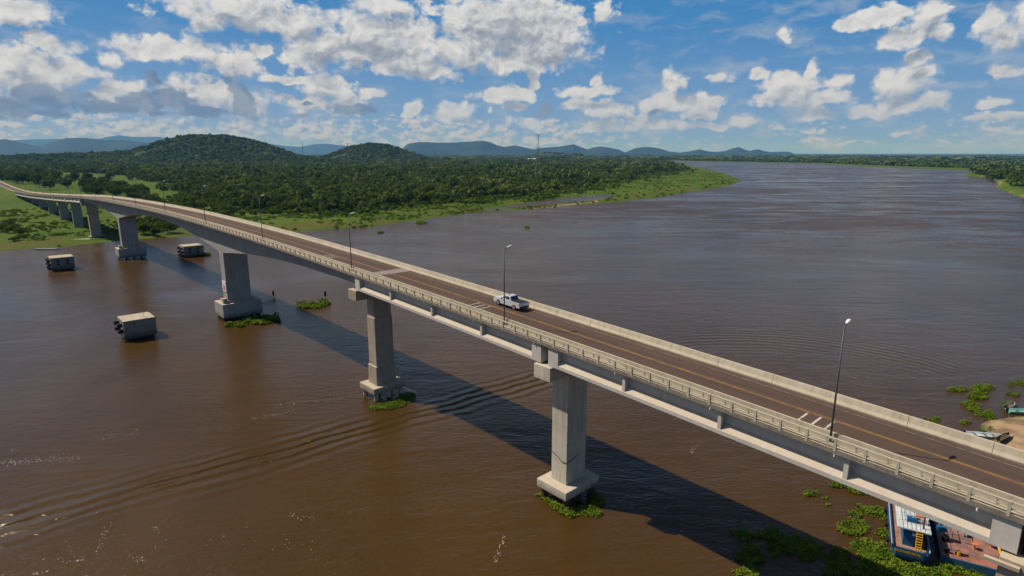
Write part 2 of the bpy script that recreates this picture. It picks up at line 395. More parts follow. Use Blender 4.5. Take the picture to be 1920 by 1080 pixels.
# value noise in numpy
def vnoise(x, y, seed=0):
    xi = np.floor(x).astype(np.int64); yi = np.floor(y).astype(np.int64); xf = x-xi; yf = y-yi
    def h(a, b):
        k = (a*374761393 + b*668265263 + seed*974634777) & 0x7fffffff
        k = ((k ^ (k >> 13))*1274126177) & 0x7fffffff
        return ((k ^ (k >> 16)) & 0xffff)/65535.0
    u = xf*xf*(3-2*xf); v = yf*yf*(3-2*yf)
    return (h(xi, yi)*(1-u)+h(xi+1, yi)*u)*(1-v)+(h(xi, yi+1)*(1-u)+h(xi+1, yi+1)*u)*v
def fnoise(x, y, o=4, seed=0):
    s = 0; a = .5; t = 0
    for i in range(o): s = s+a*vnoise(x*2**i, y*2**i, seed+i); t += a; a *= .5
    return s/t

# ------------------------------------------------------------------ terrain
LEFT = [(-223,260),(-214,266),(-208,270),(-200,287),(-186,298),(-174,305),(-168,316),(-142,310),(-113.5,332),(-97,341),(-81,351),(-72,372),(-62,389),(-30,431),(8,456),(63,510),(117,557),(200,673),(275,790),(333,897),(372,1000),(431,1207),(514,1600),(650,2300),(850,3300),(2000,6500),(6000,60000),(-70000,60000),(-70000,-3000),(-900,-200),(-420,120),(-300,215)]
RIGHT = [(70.5,81),(72.3,85.5),(74,88.5),(77,90.2),(83,91.5),(90,94),(130,120),(220,215),(340,380),(430,500),(486,577),(603,757),(740,930),(831,1074),(850,1160),(1000,1330),(3000,1450),(3000,-900),(140,-900),(90,-100),(92,20),(84,60),(74,74)]
FARB = [(700,4600),(918,3200),(1100,2780),(1227,2600),(1190,2300),(1125,1900),(1113,1600),(1129,1470),(1400,1480),(4000,1560),(70000,3000),(70000,60000),(4000,60000)]
POND = [(-29,440),(-12,455),(17,487),(50,527),(84,566),(110,625),(100,634),(76,612),(45,578),(9,520),(-14,470)]
def sdist(x, y, poly):
    P = np.array(poly, float); n = len(P); d2 = np.full(x.shape, 1e18); ins = np.zeros(x.shape, bool)
    for i in range(n):
        a = P[i]; b = P[(i+1) % n]; e = b-a; wx = x-a[0]; wy = y-a[1]
        t = np.clip((wx*e[0]+wy*e[1])/(e@e), 0, 1)
        d2 = np.minimum(d2, (wx-t*e[0])**2+(wy-t*e[1])**2)
        c = ((a[1] > y) != (b[1] > y)) & (x < (b[0]-a[0])*(y-a[1])/(b[1]-a[1]+1e-12)+a[0])
        ins ^= c
    return np.where(ins, 1, -1)*np.sqrt(d2)
def interp_px(xs, pts, Y):              # skyline heights at distance Y from photo points
    px = np.array([p_[0] for p_ in pts], float); h = np.array([height_at(p_[1], Y) for p_ in pts]); X = (px-960)/FPX*Y*(CP)   # near the horizon
    X = np.array([ray(a, b)[0]/ray(a, b)[1]*Y for a, b in pts])
    return np.interp(xs, X, h, left=0, right=0)
H1 = [(-160,300),(0,296),(60,293),(120,291),(200,288),(240,285),(280,274),(320,262),(350,256),(390,254),(440,258),(480,266),(520,279),(560,294),(610,303)]
H2 = [(570,303),(590,300),(620,291),(650,278),(690,271),(720,272),(750,280),(780,291),(812,302)]
H3 = [(985,296),(1010,289),(1030,287),(1050,289),(1090,295)]
def hills_z(x, y):
    a = np.maximum(interp_px(x*2600/np.maximum(y, 500), H1, 2600)-2, 0)*np.exp(-((y-2600)/330.)**2)
    b = np.maximum(interp_px(x*3100/np.maximum(y, 500), H2, 3100)-2, 0)*np.exp(-((y-3100)/300.)**2)
    c = np.maximum(interp_px(x*4200/np.maximum(y, 500), H3, 4200)-2, 0)*np.exp(-((y-4200)/300.)**2)
    return a+b+c
def terrain(x, y, full=False):
    r = np.hypot(x, y)
    wob = (fnoise(x/14., y/14., 4, 3)-.5)*np.clip(r/40., 2.5, 16)
    dl = sdist(x, y, LEFT)+wob; dr = sdist(x, y, RIGHT)+wob*.6; df = sdist(x, y, FARB)+wob
    dp = sdist(x, y, POND)+wob*.35
    zl = np.where(dl > 0, np.minimum(1.5, .12+dl*.05)+(fnoise(x/30., y/30., 4, 8)-.5)*np.clip(dl*.04, 0, 1.2), np.maximum(-3, dl*.15))
    zl = np.where(dp > -10, np.minimum(zl, .12-dp*.05), zl); zl = np.where(dp > 0, np.minimum(zl, -dp*.12), zl)
    hr = np.where(np.hypot(x-80, y-80) < 160, 1.6, 3.8)
    zr_ = np.where(dr > 0, np.minimum(hr, .05+dr*np.where(hr > 2, .5, .16))+(fnoise(x/6., y/6., 3, 5)-.5)*np.clip(dr*.1, 0, .6), np.maximum(-3, dr*.15))
    zf = np.where(df > 0, np.minimum(2.5, .15+df*.04), np.maximum(-3, df*.15))
    z = np.maximum(np.maximum(zl, zr_), zf)
    z = z+np.where(z > 0, hills_z(x, y), 0)
    if full: return z, dl, dr, df, dp
    return z
# river levee / road embankment where the bridge comes down
def so_of(x, y): return x*DV[0]+y*DV[1], x*NV[0]+y*NV[1]-Q0
KS = np.array([-80,-40,0,50,100,135,167,200,256,300,340,365,437,500,549,600,641,700,784,874,1000,1150,1400,2200.])
KZ = np.array([14.8,17.05,19.03,21.1,22.76,23.6,24.0,24.1,23.5,22.65,21.5,20.6,17.4,14.7,12.7,10.6,9.2,7.2,5.2,4.2,3.7,3.4,3.2,3.2])
SL = np.gradient(KZ, KS)
def zroad(s):
    s = np.clip(s, KS[0], KS[-1]-1e-6); i = int(np.searchsorted(KS, s, 'right')-1); i = min(max(i, 0), len(KS)-2)
    h = KS[i+1]-KS[i]; t = (s-KS[i])/h
    return float((2*t**3-3*t**2+1)*KZ[i]+(t**3-2*t**2+t)*h*SL[i]+(-2*t**3+3*t**2)*KZ[i+1]+(t**3-t**2)*h*SL[i+1])
BR_END = 745.0
zroad_v = np.interp
def with_embankment(x, y, z):
    s, o = so_of(x, y); zr = np.interp(s, KS, KZ)
    e = zr-.35-np.maximum(np.abs(o)-5.2, 0)*.55-np.maximum(BR_END-s, 0)*.6
    return np.where((s > BR_END-25) & (s < 2200), np.maximum(z, e), z)

angs = np.concatenate([np.arange(-180, -56, 3.0), np.arange(-56, 56, .14), np.arange(56, 180, 3.0)])
angs = R_(1)*angs
rads = np.concatenate([np.array([12.]), np.geomspace(30, 5000, 430), np.geomspace(5150, 58000, 40)])
A_, RR = np.meshgrid(angs, rads); gx = RR*np.sin(A_); gy = RR*np.cos(A_)
gz, dl, dr, df, dp = terrain(gx, gy, True); gz = with_embankment(gx, gy, gz)
na, nr = len(angs), len(rads)
idx = np.arange(nr*na).reshape(nr, na)
q = np.stack([idx[:-1, :], np.roll(idx, -1, 1)[:-1, :], np.roll(idx, -1, 1)[1:, :], idx[1:, :]], -1).reshape(-1, 4)
zq = gz.ravel()[q].max(1)               # only where land comes near the surface
q = q[zq > -2.6]

# treeline: forest lies behind it
WOOD = [(-1500,1000),(-962,1120),(-941,1290),(-700,1130),(-520,880),(-431,790),(-300,560),(-202,450),(-150,425),(-117,424),(-74,478),(-28,540),(20,575),(85,712),(150,860),(215,1040),(300,1230),(394,1420),(470,1700),(620,2400),(800,3300),(1900,6600),(6000,60000),(-70000,60000),(-70000,1000)]
WOODF = [(720,4800),(960,3300),(1160,2790),(1290,2600),(1240,2200),(1190,1900),(1210,1640),(1500,1600),(4000,1700),(70000,3300),(70000,60000),(4000,60000)]
WOODR = [(838,1085),(765,950),(628,768),(512,590),(462,520),(900,200),(2500,600),(2500,1400),(1050,1290),(880,1165)]
wood = np.maximum(np.maximum(sdist(gx, gy, WOOD), sdist(gx, gy, WOODF)), sdist(gx, gy, WOODR))
sand = np.clip(1-np.abs(dp+13+ (fnoise(gx/20., gy/20., 3, 21)-.5)*16)/5., 0, 1)*(gx > 15)*(gx < 75)*(gy < 570)*(dl < 25)
near_r = (np.hypot(gx-80, gy-80) < 200)
sandr = np.where(near_r, np.clip((dr+1)/2, 0, 1)*np.clip((34-dr)/12., 0, 1), np.clip(1-np.abs(dr-2)/3.5, 0, 1)*.8*(fnoise(gx/40., gy/40., 2, 9) > .52))
sand = np.clip(np.maximum(sand, sandr*(dr > -2)), 0, 1)
dry = np.clip(1-np.abs(dl-16)/22., 0, 1)*np.clip((fnoise(gx/25., gy/25., 4, 31)-.45)*6, 0, 1)

m = bpy.data.materials.new('grassland_soil'); m.use_nodes = True; T = NT(m.node_tree); b = T.n['Principled BSDF']
b.inputs['Roughness'].default_value = .95; b.inputs['Specular IOR Level'].default_value = .1
p = T.pos(); p0 = T.scale(p, (1, 1, 0))
def A(n_): return T.node('ShaderNodeAttribute', attribute_name=n_).outputs['Fac']
g1 = T.smooth(T.noise(p0, .018, 6, .6), .35, .65); g2 = T.smooth(T.noise(p0, .16, 6, .7), .35, .7); g3 = T.smooth(T.noise(p0, .9, 4, .7), .3, .75)
c = T.mix(g1, rgb(.064, .126, .008), rgb(.125, .162, .014)); c = T.mix(T.math('MULTIPLY', g2, .55), c, rgb(.032, .070, .009)); c = T.mix(T.math('MULTIPLY', g3, .5), c, rgb(.022, .040, .009))
c = T.mix(T.math('MULTIPLY', A('dry'), T.smooth(g2, 0, 1, .35, .9)), c, rgb(.12, .085, .028))
w = T.smooth(A('wood'), -6.0, 10.0)
wc = T.mix(T.smooth(T.noise(p0, .03, 6, .7), .35, .65), rgb(.022, .040, .010), rgb(.055, .075, .02))
# open savanna patches far away
fld = T.smooth(T.noise(T.scale(p0, (1, .35, 0)), .0028, 5, .55), .56, .63)
wc = T.mix(T.math('MULTIPLY', fld, .75), wc, rgb(.085, .105, .035))
c = T.mix(w, c, wc)
c = T.mix(A('sand'), c, T.mix(T.smooth(g2, .1, .9), rgb(.36, .245, .15), rgb(.16, .115, .065)))
T.put(b.inputs['Base Color'], c)
bp = T.node('ShaderNodeBump'); bp.inputs['Strength'].default_value = 1; bp.inputs['Distance'].default_value = 1.0
T.put(bp.inputs['Height'], T.math('MULTIPLY', T.noise(p0, .5, 6, .7), T.smooth(A('sand'), 0, 1, .9, .15))); T.l.new(bp.outputs[0], b.inputs['Normal'])
ground = np_mesh('ground', np.stack([gx, gy, gz], -1).reshape(-1, 3), q.ravel(), 4, m,
                 {'wood': np.clip(wood, -50, 50).ravel(), 'sand': sand.ravel(), 'dry': dry.ravel()}, smooth=True)
ground['kind'] = 'structure'; ground['label'] = 'green grassy river banks and wide wooded plain reaching the horizon'

# ------------------------------------------------------------------ water
m = bpy.data.materials.new('muddy_river_water'); m.use_nodes = True; T = NT(m.node_tree); b = T.n['Principled BSDF']
b.inputs['IOR'].default_value = 1.333; b.inputs['Specular IOR Level'].default_value = .5
p = T.pos(); p0 = T.scale(p, (1, 1, 0)); X, Y, Z = T.sep(p)
silt = T.smooth(T.noise(T.scale(p0, (1, .6, 0)), .03, 5, .6, 1.2), .32, .7)
T.put(b.inputs['Base Color'], T.mix(silt, rgb(.054, .028, .005), rgb(.068, .036, .009)))
# wind ripples; calmer and rougher streaks
farf = T.smooth(T.vec('LENGTH', p0), 70, 500)
flow = T.noise(T.scale(p0, (.6, 1.0, 0)), .012, 5, .6, 1.0)
calm = T.smooth(flow, .36, .64, .45, 1.15)
st1 = T.noise(T.scale(p0, (.35, 1.0, 0)), .06, 5, .65, .8); st2 = T.noise(T.scale(p0, (.22, 1.0, 0)), .016, 5, .6, 1.0)
stk = T.smooth(T.math('ADD', T.math('MULTIPLY', st1, .55), T.math('MULTIPLY', st2, .45)), .40, .60)
rip = T.noise(T.scale(p0, (1.0, 1.6, 0)), 1.5, 5, .6)
rip2 = T.noise(T.scale(p0, (.7, 1.4, 0)), .42, 4, .6, .6)
swl = T.noise(T.scale(p0, (.5, 1.3, 0)), .09, 3, .5, .8)
hgt = T.math('MULTIPLY', T.math('ADD', T.math('MULTIPLY', rip, .10), T.math('MULTIPLY', rip2, .17)), T.math('MULTIPLY', calm, T.math('ADD', 1.0, T.math('MULTIPLY', farf, .9))))
hgt = T.math('ADD', hgt, T.math('MULTIPLY', swl, .25))
hgt = T.math('ADD', hgt, T.math('MULTIPLY', T.math('MULTIPLY', st1, farf), .8))
# boat wake: a straight train of crests through the near water
nz = T.math('MULTIPLY', T.math('SUBTRACT', T.noise(p0, .05, 4, .6), .5), 5.0)
vv = T.math('ADD', T.math('ADD', T.math('MULTIPLY', X, -.581), T.math('MULTIPLY', Y, .814)), T.math('ADD', nz, -85.2))
uu = T.math('ADD', T.math('MULTIPLY', X, .814), T.math('MULTIPLY', Y, .581))
w1 = T.math('SINE', T.math('ADD', T.math('MULTIPLY', vv, 2.75), T.math('MULTIPLY', T.noise(p0, .12, 3, .5), 3.0))); e1 = T.math('EXPONENT', T.math('MULTIPLY', T.math('POWER', T.math('MULTIPLY', T.math('ADD', vv, 1.0), .24), 2.0), -1.0))
brk = T.smooth(T.noise(p0, .045, 4, .6), .33, .6, .25, 1.25)
e1 = T.math('MULTIPLY', T.math('MULTIPLY', e1, brk), T.smooth(T.math('ABSOLUTE', T.math('ADD', uu, -20.0)), 85, 40))
hgt = T.math('ADD', hgt, T.math('MULTIPLY', T.math('MULTIPLY', w1, e1), .15))
# second wake: curved crests beyond the bridge
dd = T.vec('LENGTH', T.vec('ADD', p0, (-50.0, -93.0, 0.0))); dd = T.math('ADD', dd, T.math('MULTIPLY', nz, 1.0))
w2 = T.math('SINE', T.math('MULTIPLY', dd, 2.9)); e2 = T.math('EXPONENT', T.math('MULTIPLY', T.math('POWER', T.math('MULTIPLY', T.math('ADD', dd, -40.0), .12), 2.0), -1.0))
e2 = T.math('MULTIPLY', T.math('MULTIPLY', e2, brk), T.smooth(Y, 104, 118))
hgt = T.math('ADD', hgt, T.math('MULTIPLY', T.math('MULTIPLY', w2, e2), .036))
bp = T.node('ShaderNodeBump'); bp.inputs['Strength'].default_value = 1; bp.inputs['Distance'].default_value = 1.0
T.put(bp.inputs['Height'], hgt); T.l.new(bp.outputs[0], b.inputs['Normal'])
T.put(b.inputs['Roughness'], T.math('ADD', .13, T.math('MULTIPLY', farf, T.math('ADD', .03, T.math('MULTIPLY', stk, .26)))))
th = np.linspace(0, 2*math.pi, 97)[:-1]; rr = [0.01, 60, 250, 1000, 4000, 15000, 57000]
vs = [(r*math.cos(t), r*math.sin(t), 0) for r in rr for t in th]; fs = []
for i in range(len(rr)-1):
    for k in range(96): a = i*96+k; b2 = i*96+(k+1) % 96; fs.append((a, a+96, b2+96, b2))
mb = MB(); mb.add(vs, fs); river = mb.build('river', m)
river['kind'] = 'structure'; river['label'] = 'wide muddy brown river with wind ripples and wakes'

# ------------------------------------------------------------------ distant mountains
def ridge(name, pts, Y, depth, seed, label, jag=.06):
    P = []
    x0 = pts[0][0]; x1 = pts[-1][0]; xs = np.linspace(x0, x1, int((x1-x0)/1.5)+2)
    ys = np.interp(xs, [a[0] for a in pts], [a[1] for a in pts])
    X = (xs-960)/FPX*Y/CP*1.0; X = np.array([ray(a, 285)[0]/ray(a, 285)[1]*Y for a in xs]); Hh = np.array([height_at(y_, Y) for y_ in ys])
    rows = 26; V = []
    for j in range(rows):
        t = j/(rows-1)*2-1; k = max(0, 1-abs(t)**1.3)
        Yj = Y+t*depth
        n_ = (fnoise(X/ (depth*.22), np.full_like(X, Yj)/(depth*.22), 5, seed)-.5)
        V.append(np.stack([X*Yj/Y, np.full_like(X, Yj), np.maximum(Hh*(k+n_*jag*4*k*(1-k)*4), 0)*1.0-2], 1))
    V = np.array(V); n = len(xs); V = V.reshape(-1, 3)
    I = np.arange(rows*n).reshape(rows, n); q_ = np.stack([I[:-1, :-1], I[:-1, 1:], I[1:, 1:], I[1:, :-1]], -1).reshape(-1)
    o = np_mesh(name, V, q_, 4, M['mountain'], smooth=True); o['kind'] = 'structure'; o['label'] = label
M['mountain'] = material('wooded_mountain_side', (.018, .036, .014), .95, .1, col2=(.035, .055, .02), vscale=.0016, bump=20, bscale=.01)
ridge('mountain', [(745,288),(757,276),(765,269),(785,266),(800,266),(820,267),(850,267),(880,265),(905,263),(920,266),(932,272),(945,275),(965,272),(980,275),(1000,280),(1015,277),(1030,276),(1045,275),(1058,273),(1075,270),(1085,274),(1094,277),(1101,280),(1112,276),(1125,274),(1140,276),(1160,280),(1172,286)], 13000, 1600, 1, 'long flat-topped blue mountain ridge in the middle distance')
ridge('mountain', [(1165,288),(1178,283),(1190,278),(1205,275.5),(1222,275.5),(1240,279),(1255,284),(1275,286),(1295,283),(1312,279.5),(1325,283),(1340,284.5),(1358,283),(1372,278),(1384,275),(1396,280),(1405,283),(1415,280),(1422,279.5),(1432,283),(1445,285),(1465,284),(1480,284.5),(1490,288)], 13500, 1300, 2, 'row of small blue peaks above the river bend')
ridge('mountain', [(-500,276),(-300,266),(-120,272),(-30,266),(15,260),(35,265),(60,271),(80,274),(100,266),(130,258),(165,258),(200,262),(240,262),(270,266),(310,272),(360,284),(390,288)], 13000, 1800, 3, 'blue rounded mountains behind the left forest')
ridge('mountain', [(-500,268),(-200,262),(0,264),(60,261),(110,260),(180,262),(205,256),(228,253),(250,256),(300,256),(345,262),(400,265),(450,268),(500,269),(520,271),(545,274),(565,275),(590,270),(612,269),(640,272),(665,274),(700,278),(740,284),(770,288)], 24000, 3000, 4, 'farthest pale blue range on the left skyline', .03)

# ------------------------------------------------------------------ bridge
def P(s, o, z): return (o+Q0)*NV+s*DV+np.array([0, 0, z])
def Pr(s, o, dz): return P(s, o, zroad(s)+dz)
def boxso(mb, s0, s1, o0, o1, z0, z1, mi=0, taper=0):
    return mb.hexa([P(s0, o0, z0), P(s0, o1, z0), P(s1, o1, z0), P(s1, o0, z0), P(s0, o0, z1), P(s0, o1, z1), P(s1, o1, z1), P(s1, o0, z1)], mi)
def sweep(mb, prof, s0, s1, step=4.0, caps=True, mi=0, closed=True):
    n = max(1, int(math.ceil((s1-s0)/step))); k = len(prof); vs = []
    for i in range(n+1):
        s = s0+(s1-s0)*i/n; zr = zroad(s)
        for (o, z) in prof: vs.append(P(s, o, zr+z))
    fs = []
    for i in range(n):
        for j in range(k if closed else k-1):
            a = i*k+j; b_ = i*k+(j+1) % k; fs.append((a, b_, b_+k, a+k))
    if caps and closed: fs += [tuple(range(k-1, -1, -1)), tuple(range(n*k, n*k+k))]
    return mb.add(vs, fs, mi)
S0 = -46.0; PIERS = [1.9, 45.45, 89.6]; MAIN = [161.5, 285.5]; ENDP = 362.5; APP = [414, 466, 519, 573, 628, 684]; 
bridge = empty('bridge', tuple(P(161.5, 0, 0)))
tagthing(bridge, 'long pale concrete road bridge crossing the brown river on tall piers', 'bridge')
JOINTS = [2.9, 45.45, 89.5, ENDP+.3]
# deck
mb = MB(); sweep(mb, [(-4.75, -.3), (-4.75, .10), (-4.52, .10), (-4.50, 0), (-3.2, -.02), (4.3, -.02), (4.84, -.02), (4.84, -.3), (3.6, -.34), (-3.6, -.34)], S0, BR_END, 4)
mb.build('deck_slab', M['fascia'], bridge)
mb = MB(); sweep(mb, [(-3.19, 0), (4.24, 0)], S0, 2200, 6, closed=False); mb.build('road_surface', M['asphalt'], bridge)
# kerb-side barriers
NJF = [(4.24, -.01), (4.24, .10), (4.42, .36), (4.58, .85), (4.82, .85), (4.86, -.31)]
NJN = [(-3.62, -.01), (-3.60, .85), (-3.42, .85), (-3.34, .36), (-3.18, .10), (-3.18, -.01)]
def panels(name, prof, s0, s1, pitch, nmax, mat, label):
    s = s0; k = 0
    while s < s1 and k < nmax:
        e = min(s+pitch, s1); mb = MB(); sweep(mb, prof, s+.016, e-.016, 3.0); o = mb.build(name, mat, bridge); s = e; k += 1
    if s < s1:
        mb = MB()
        while s < s1: e = min(s+pitch, s1); sweep(mb, prof, s+.03, e-.03, 6.0); s = e
        o = mb.build(name, mat, bridge); o['kind'] = 'stuff'
panels('barrier_panel', NJF, S0+.2, 1300, 5.75, 99, M['barrier'], '')
mb = MB(); sweep(mb, NJN, S0, 1300, 4); mb.build('inner_barrier', M['barrier'], bridge)
# outer railing: two rails on posts
mb = MB(); sweep(mb, [(-4.74, .80), (-4.74, .94), (-4.58, .94), (-4.58, .80)], S0, 1300, 4); sweep(mb, [(-4.72, .36), (-4.72, .46), (-4.60, .46), (-4.60, .36)], S0, 1300, 4)
k = 0; s = -1.0
while s < 560:
    boxso(mb, s+1.06-.05, s+1.06+.05, -4.715, -4.61, zroad(s)+.40, zroad(s)+.85); s += 2.12
railing = mb.build('railing', M['rail'], bridge)
def post(mb, s): boxso(mb, s-.09, s+.09, -4.765, -4.565, zroad(s)-.12, zroad(s)+.955)
s = -.6; k = 0; rest = MB()
while s < 740:
    if k < 99: mb = MB(); post(mb, s); mb.build('railing_post', M['rail'], railing)
    else: post(rest, s)
    s += 2.12; k += 1
o = rest.build('railing_post', M['rail'], railing); o['kind'] = 'stuff'
# paint
def stripe(mb, o0, o1, s0, s1, step=5, dz=.005): sweep(mb, [(o0, dz), (o1, dz)], s0, s1, step, closed=False)
mb = MB(); stripe(mb, .54, .64, S0, 1300); stripe(mb, .74, .84, S0, 1300); mb.build('centre_line', M['yellow_line'], bridge)
mb = MB(); stripe(mb, 3.32, 3.42, S0, 1300); mb.build('edge_line', M['edge_line'], bridge)
for s_ in (16.1, 17.15, 18.25, 60.6, 61.7, 62.9, 104.6, 105.8, 107.0):
    mb = MB(); stripe(mb, -2.9, .42, s_-.09, s_+.09, dz=.0055); o = mb.build('rumble_stripe', M['white_line'], bridge)
mb = MB(); sweep(mb, [(-3.17, .006), (4.23, .006)], 85.9, 88.6, 3, closed=False); mb.build('expansion_joint', M['pale_strip'], bridge)
mb = MB(); stripe(mb, -3.17, 4.23, 2.6, 2.75, dz=.006); mb.build('expansion_joint', M['dark_gap'], bridge)
mb = MB(); stripe(mb, -3.17, 4.23, ENDP-.6, ENDP+.6, dz=.006); mb.build('expansion_joint', M['pale_strip'], bridge)
# I girders
def gprof(c): return [(c-.85, -2.55), (c-.85, -2.18), (c-.15, -1.62), (c-.15, -.75), (c-.5, -.5), (c-.5, -.33), (c+.5, -.33), (c+.5, -.5), (c+.15, -.75), (c+.15, -1.62), (c+.85, -2.18), (c+.85, -2.55)]
spans = [(S0, 2.45, 4), (2.85, 44.85, 4), (46.0, 89.1, 4)] + [(a+.5, b_-.5, 12) for a, b_ in zip([ENDP+.3]+APP, APP+[BR_END])]
for (a, b_, st) in spans:
    for c in (-3.7, 0.0, 3.7):
        mb = MB(); sweep(mb, gprof(c), a, b_, st)
        for (e0, e1) in ((a+.01, a+1.5), (b_-1.5, b_-.01)):   # solid end blocks
            zz = zroad(e0)
            mb.hexa([Pr(e0, c-.862, -2.56), Pr(e0, c+.862, -2.56), Pr(e1, c+.862, -2.56), Pr(e1, c-.862, -2.56), Pr(e0, c-.862, -.345), Pr(e0, c+.862, -.345), Pr(e1, c+.862, -.345), Pr(e1, c-.862, -.345)])
        g = mb.build('girder', M['girder'], bridge)
    n = 4
    for k in range(1, n):
        s_ = a+(b_-a)*k/n; mb = MB()
        for (o0, o1) in ((-4.50, -3.86), (-3.54, -.16), (.16, 3.54), (3.86, 4.5)):
            mb.hexa([Pr(s_-.17, o0, -2.50), Pr(s_-.17, o1, -2.50), Pr(s_+.17, o1, -2.50), Pr(s_+.17, o0, -2.50), Pr(s_-.17, o0, -.345), Pr(s_-.17, o1, -.345), Pr(s_+.17, o1, -.345), Pr(s_+.17, o0, -.345)])
        mb.build('diaphragm', M['girder'], bridge)
# haunched box girder over the navigation spans
def depth(s):
    d = 2.35
    for pc, half in ((161.5, 62), (285.5, 62)):
        t = max(0, 1-abs(s-pc)/half); d = max(d, 2.5+4.3*t**2.0) if abs(s-pc) < half else d
    return d
mb = MB(); n = 92; vs = []; K = 8
for i in range(n+1):
    s_ = 90.0+(ENDP-.5-90.0)*i/n; zr = zroad(s_); d_ = depth(s_)
    for (o_, z_) in [(-2.95, -d_), (-2.95, -.75), (-4.2, -.45), (-4.2, -.32), (4.3, -.32), (4.3, -.45), (3.05, -.75), (3.05, -d_)]: vs.append(P(s_, o_, zr+z_))
fs = [(i*K+j, i*K+(j+1) % K, (i+1)*K+(j+1) % K, (i+1)*K+j) for i in range(n) for j in range(K)]+[tuple(range(K-1, -1, -1)), tuple(range(n*K, n*K+K))]
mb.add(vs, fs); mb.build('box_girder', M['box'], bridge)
# drain spouts under the deck edge
for s_ in (5.2, 14.2, 24.7, 35.3, 47.0, 58.0, 69.0):
    mb = MB(); a = Pr(s_, -4.72, -.32); mb.tube(a, a-np.array([0, 0, .22]), .06, n=8); mb.build('drain_spout', M['sign_white'], bridge)
# piers
def pier(s, cap=None, shaft=(1.25, 1.75), z0=0, foot=None, mat=M['pier'], top=None, base=None, capw=1.3, capl=4.95, ztaper=1.0):
    zr = zroad(s); zc = zr-2.66 if top is None else top
    zb = foot[3] if foot else z0
    ztop = zc-(cap or 0)
    mb = MB(); a, b_ = shaft
    lv = [(zb, 1.0), (ztop+.02, ztaper)]
    if base: lv = [(zb, 1.12), (zb+base, 1.12), (zb+base+.02, 1.0), (ztop-3.6, 1.0), (ztop-3.58, .93), (ztop-1.2, .93), (ztop+.02, 1.0)]
    vs = []; fs = []
    for (z, k) in lv: vs += [P(s-a*k, -b_*k, z), P(s-a*k, b_*k, z), P(s+a*k, b_*k, z), P(s+a*k, -b_*k, z)]
    for i in range(len(lv)-1):
        for j in range(4): fs.append((i*4+j, i*4+(j+1) % 4, i*4+4+(j+1) % 4, i*4+4+j))
    fs += [(3, 2, 1, 0), tuple(range(len(vs)-4, len(vs)))]
    mb.add(vs, fs); pr = mb.build('pier', mat, bridge, bevel=.04)
    if cap:
        mb = MB(); boxso(mb, s-capw, s+capw, -capl, capl, zc-cap, zc); mb.build('pier_cap', mat, pr, bevel=.05)
        if cap > 1:
            mb = MB()
            for ds in (-.72, .72):
                for o_ in (-3.7, 0, 3.7): boxso(mb, s+ds-.25, s+ds+.25, o_-.35, o_+.35, zc-.01, zc+.13)
            mb.build('bearing', M['dark_gap'], pr)
    if foot:
        ls, lo, fz0, fz1, pm, pr_, grid = foot
        mb = MB(); boxso(mb, s-ls, s+ls, -lo, lo, fz0, fz1); mb.build('footing', mat, pr, bevel=.06)
        for i in range(grid[0]):
            for j in range(grid[1]):
                ss = s+(-1+2*i/(grid[0]-1))*(ls-pr_-.25); oo = (-1+2*j/(grid[1]-1))*(lo-pr_-.3)
                mb = MB(); mb.tube(P(ss, oo, -3), P(ss, oo, fz0+.05), pr_, n=16); mb.build('pile', pm, pr, smooth=False)
    return pr
p0_ = pier(1.7, cap=1.9, shaft=(1.25, 1.75), foot=(2.4, 3.0, 1.1, 2.3, M['rust_pile'], .45, (2, 3)), mat=M['pierdark'], capw=1.9, capl=5.3)
mb = MB(); boxso(mb, 2.5, 4.35, -5.6, -5.3, zroad(2)-3.15, zroad(2)-2.9); mb.build('bearing_ledge', M['pierdark'], p0_)
p4_ = pier(PIERS[1], cap=1.7, foot=(2.45, 3.1, 1.25, 2.35, M['rust_pile'], .45, (2, 3)))
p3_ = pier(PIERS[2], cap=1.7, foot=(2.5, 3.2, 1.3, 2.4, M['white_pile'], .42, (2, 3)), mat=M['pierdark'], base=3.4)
mb = MB(); mb.poly_tube([P(44.2-.06, -1.81, 5.4), P(44.9, -1.80, 5.25), P(45.6, -1.80, 5.7), P(46.72, -1.8, 6.1)], .028); mb.poly_tube([P(44.2-.05, -1.8, 5.35), P(44.15, -.6, 5.5), P(44.15, .4, 5.85)], .028); mb.build('hanging_cable', M['black_cable'], p4_)
for s_ in MAIN:
    pr = pier(s_, shaft=(1.55, 2.95), foot=(3.3, 4.9, .7 , 4.4, M['dark_gap'] if s_ < 200 else M['white_pile'], .7, (2, 4)), mat=M['box'], top=zroad(s_)-depth(s_)+.05)
    mb = MB(); boxso(mb, s_-2.1, s_+2.1, -3.7, 3.7, 4.38, 5.0); mb.build('plinth', M['pierdark'], pr, bevel=.05)
    mb = MB(); boxso(mb, s_-2.3, s_-1.2, -4.3, -3.3, 4.39, 5.7); mb.build('plinth_block', M['pierdark'], pr, bevel=.05)
    if s_ < 200:
        mb = MB(); boxso(mb, s_-1.3, s_+1.3, -3.06, -2.96, 7.2, 9.9); sg = mb.build('warning_sign', M['sign_white'], pr)
        mb = MB(); mb.add([P(s_-.9, -3.075, 7.6), P(s_+.9, -3.075, 7.6), P(s_, -3.075, 9.3)], [(0, 1, 2)]); mb.build('red_triangle', M['sign_red'], sg)
pier(ENDP, cap=1.3, shaft=(1.5, 2.2), mat=M['pierdark'], z0=-.5, capl=4.4, foot=(2.3, 3.2, -.5, 1.5, M['white_pile'], .4, (2, 2)))
for s_ in APP: pier(s_, cap=1.0, shaft=(.9, 2.3), z0=0, mat=M['box'], capl=4.3, capw=1.1)
mb = MB(); boxso(mb, BR_END, BR_END+2.5, -4.7, 4.8, 0, zroad(BR_END)-.35); mb.build('abutment', M['pier'], bridge)

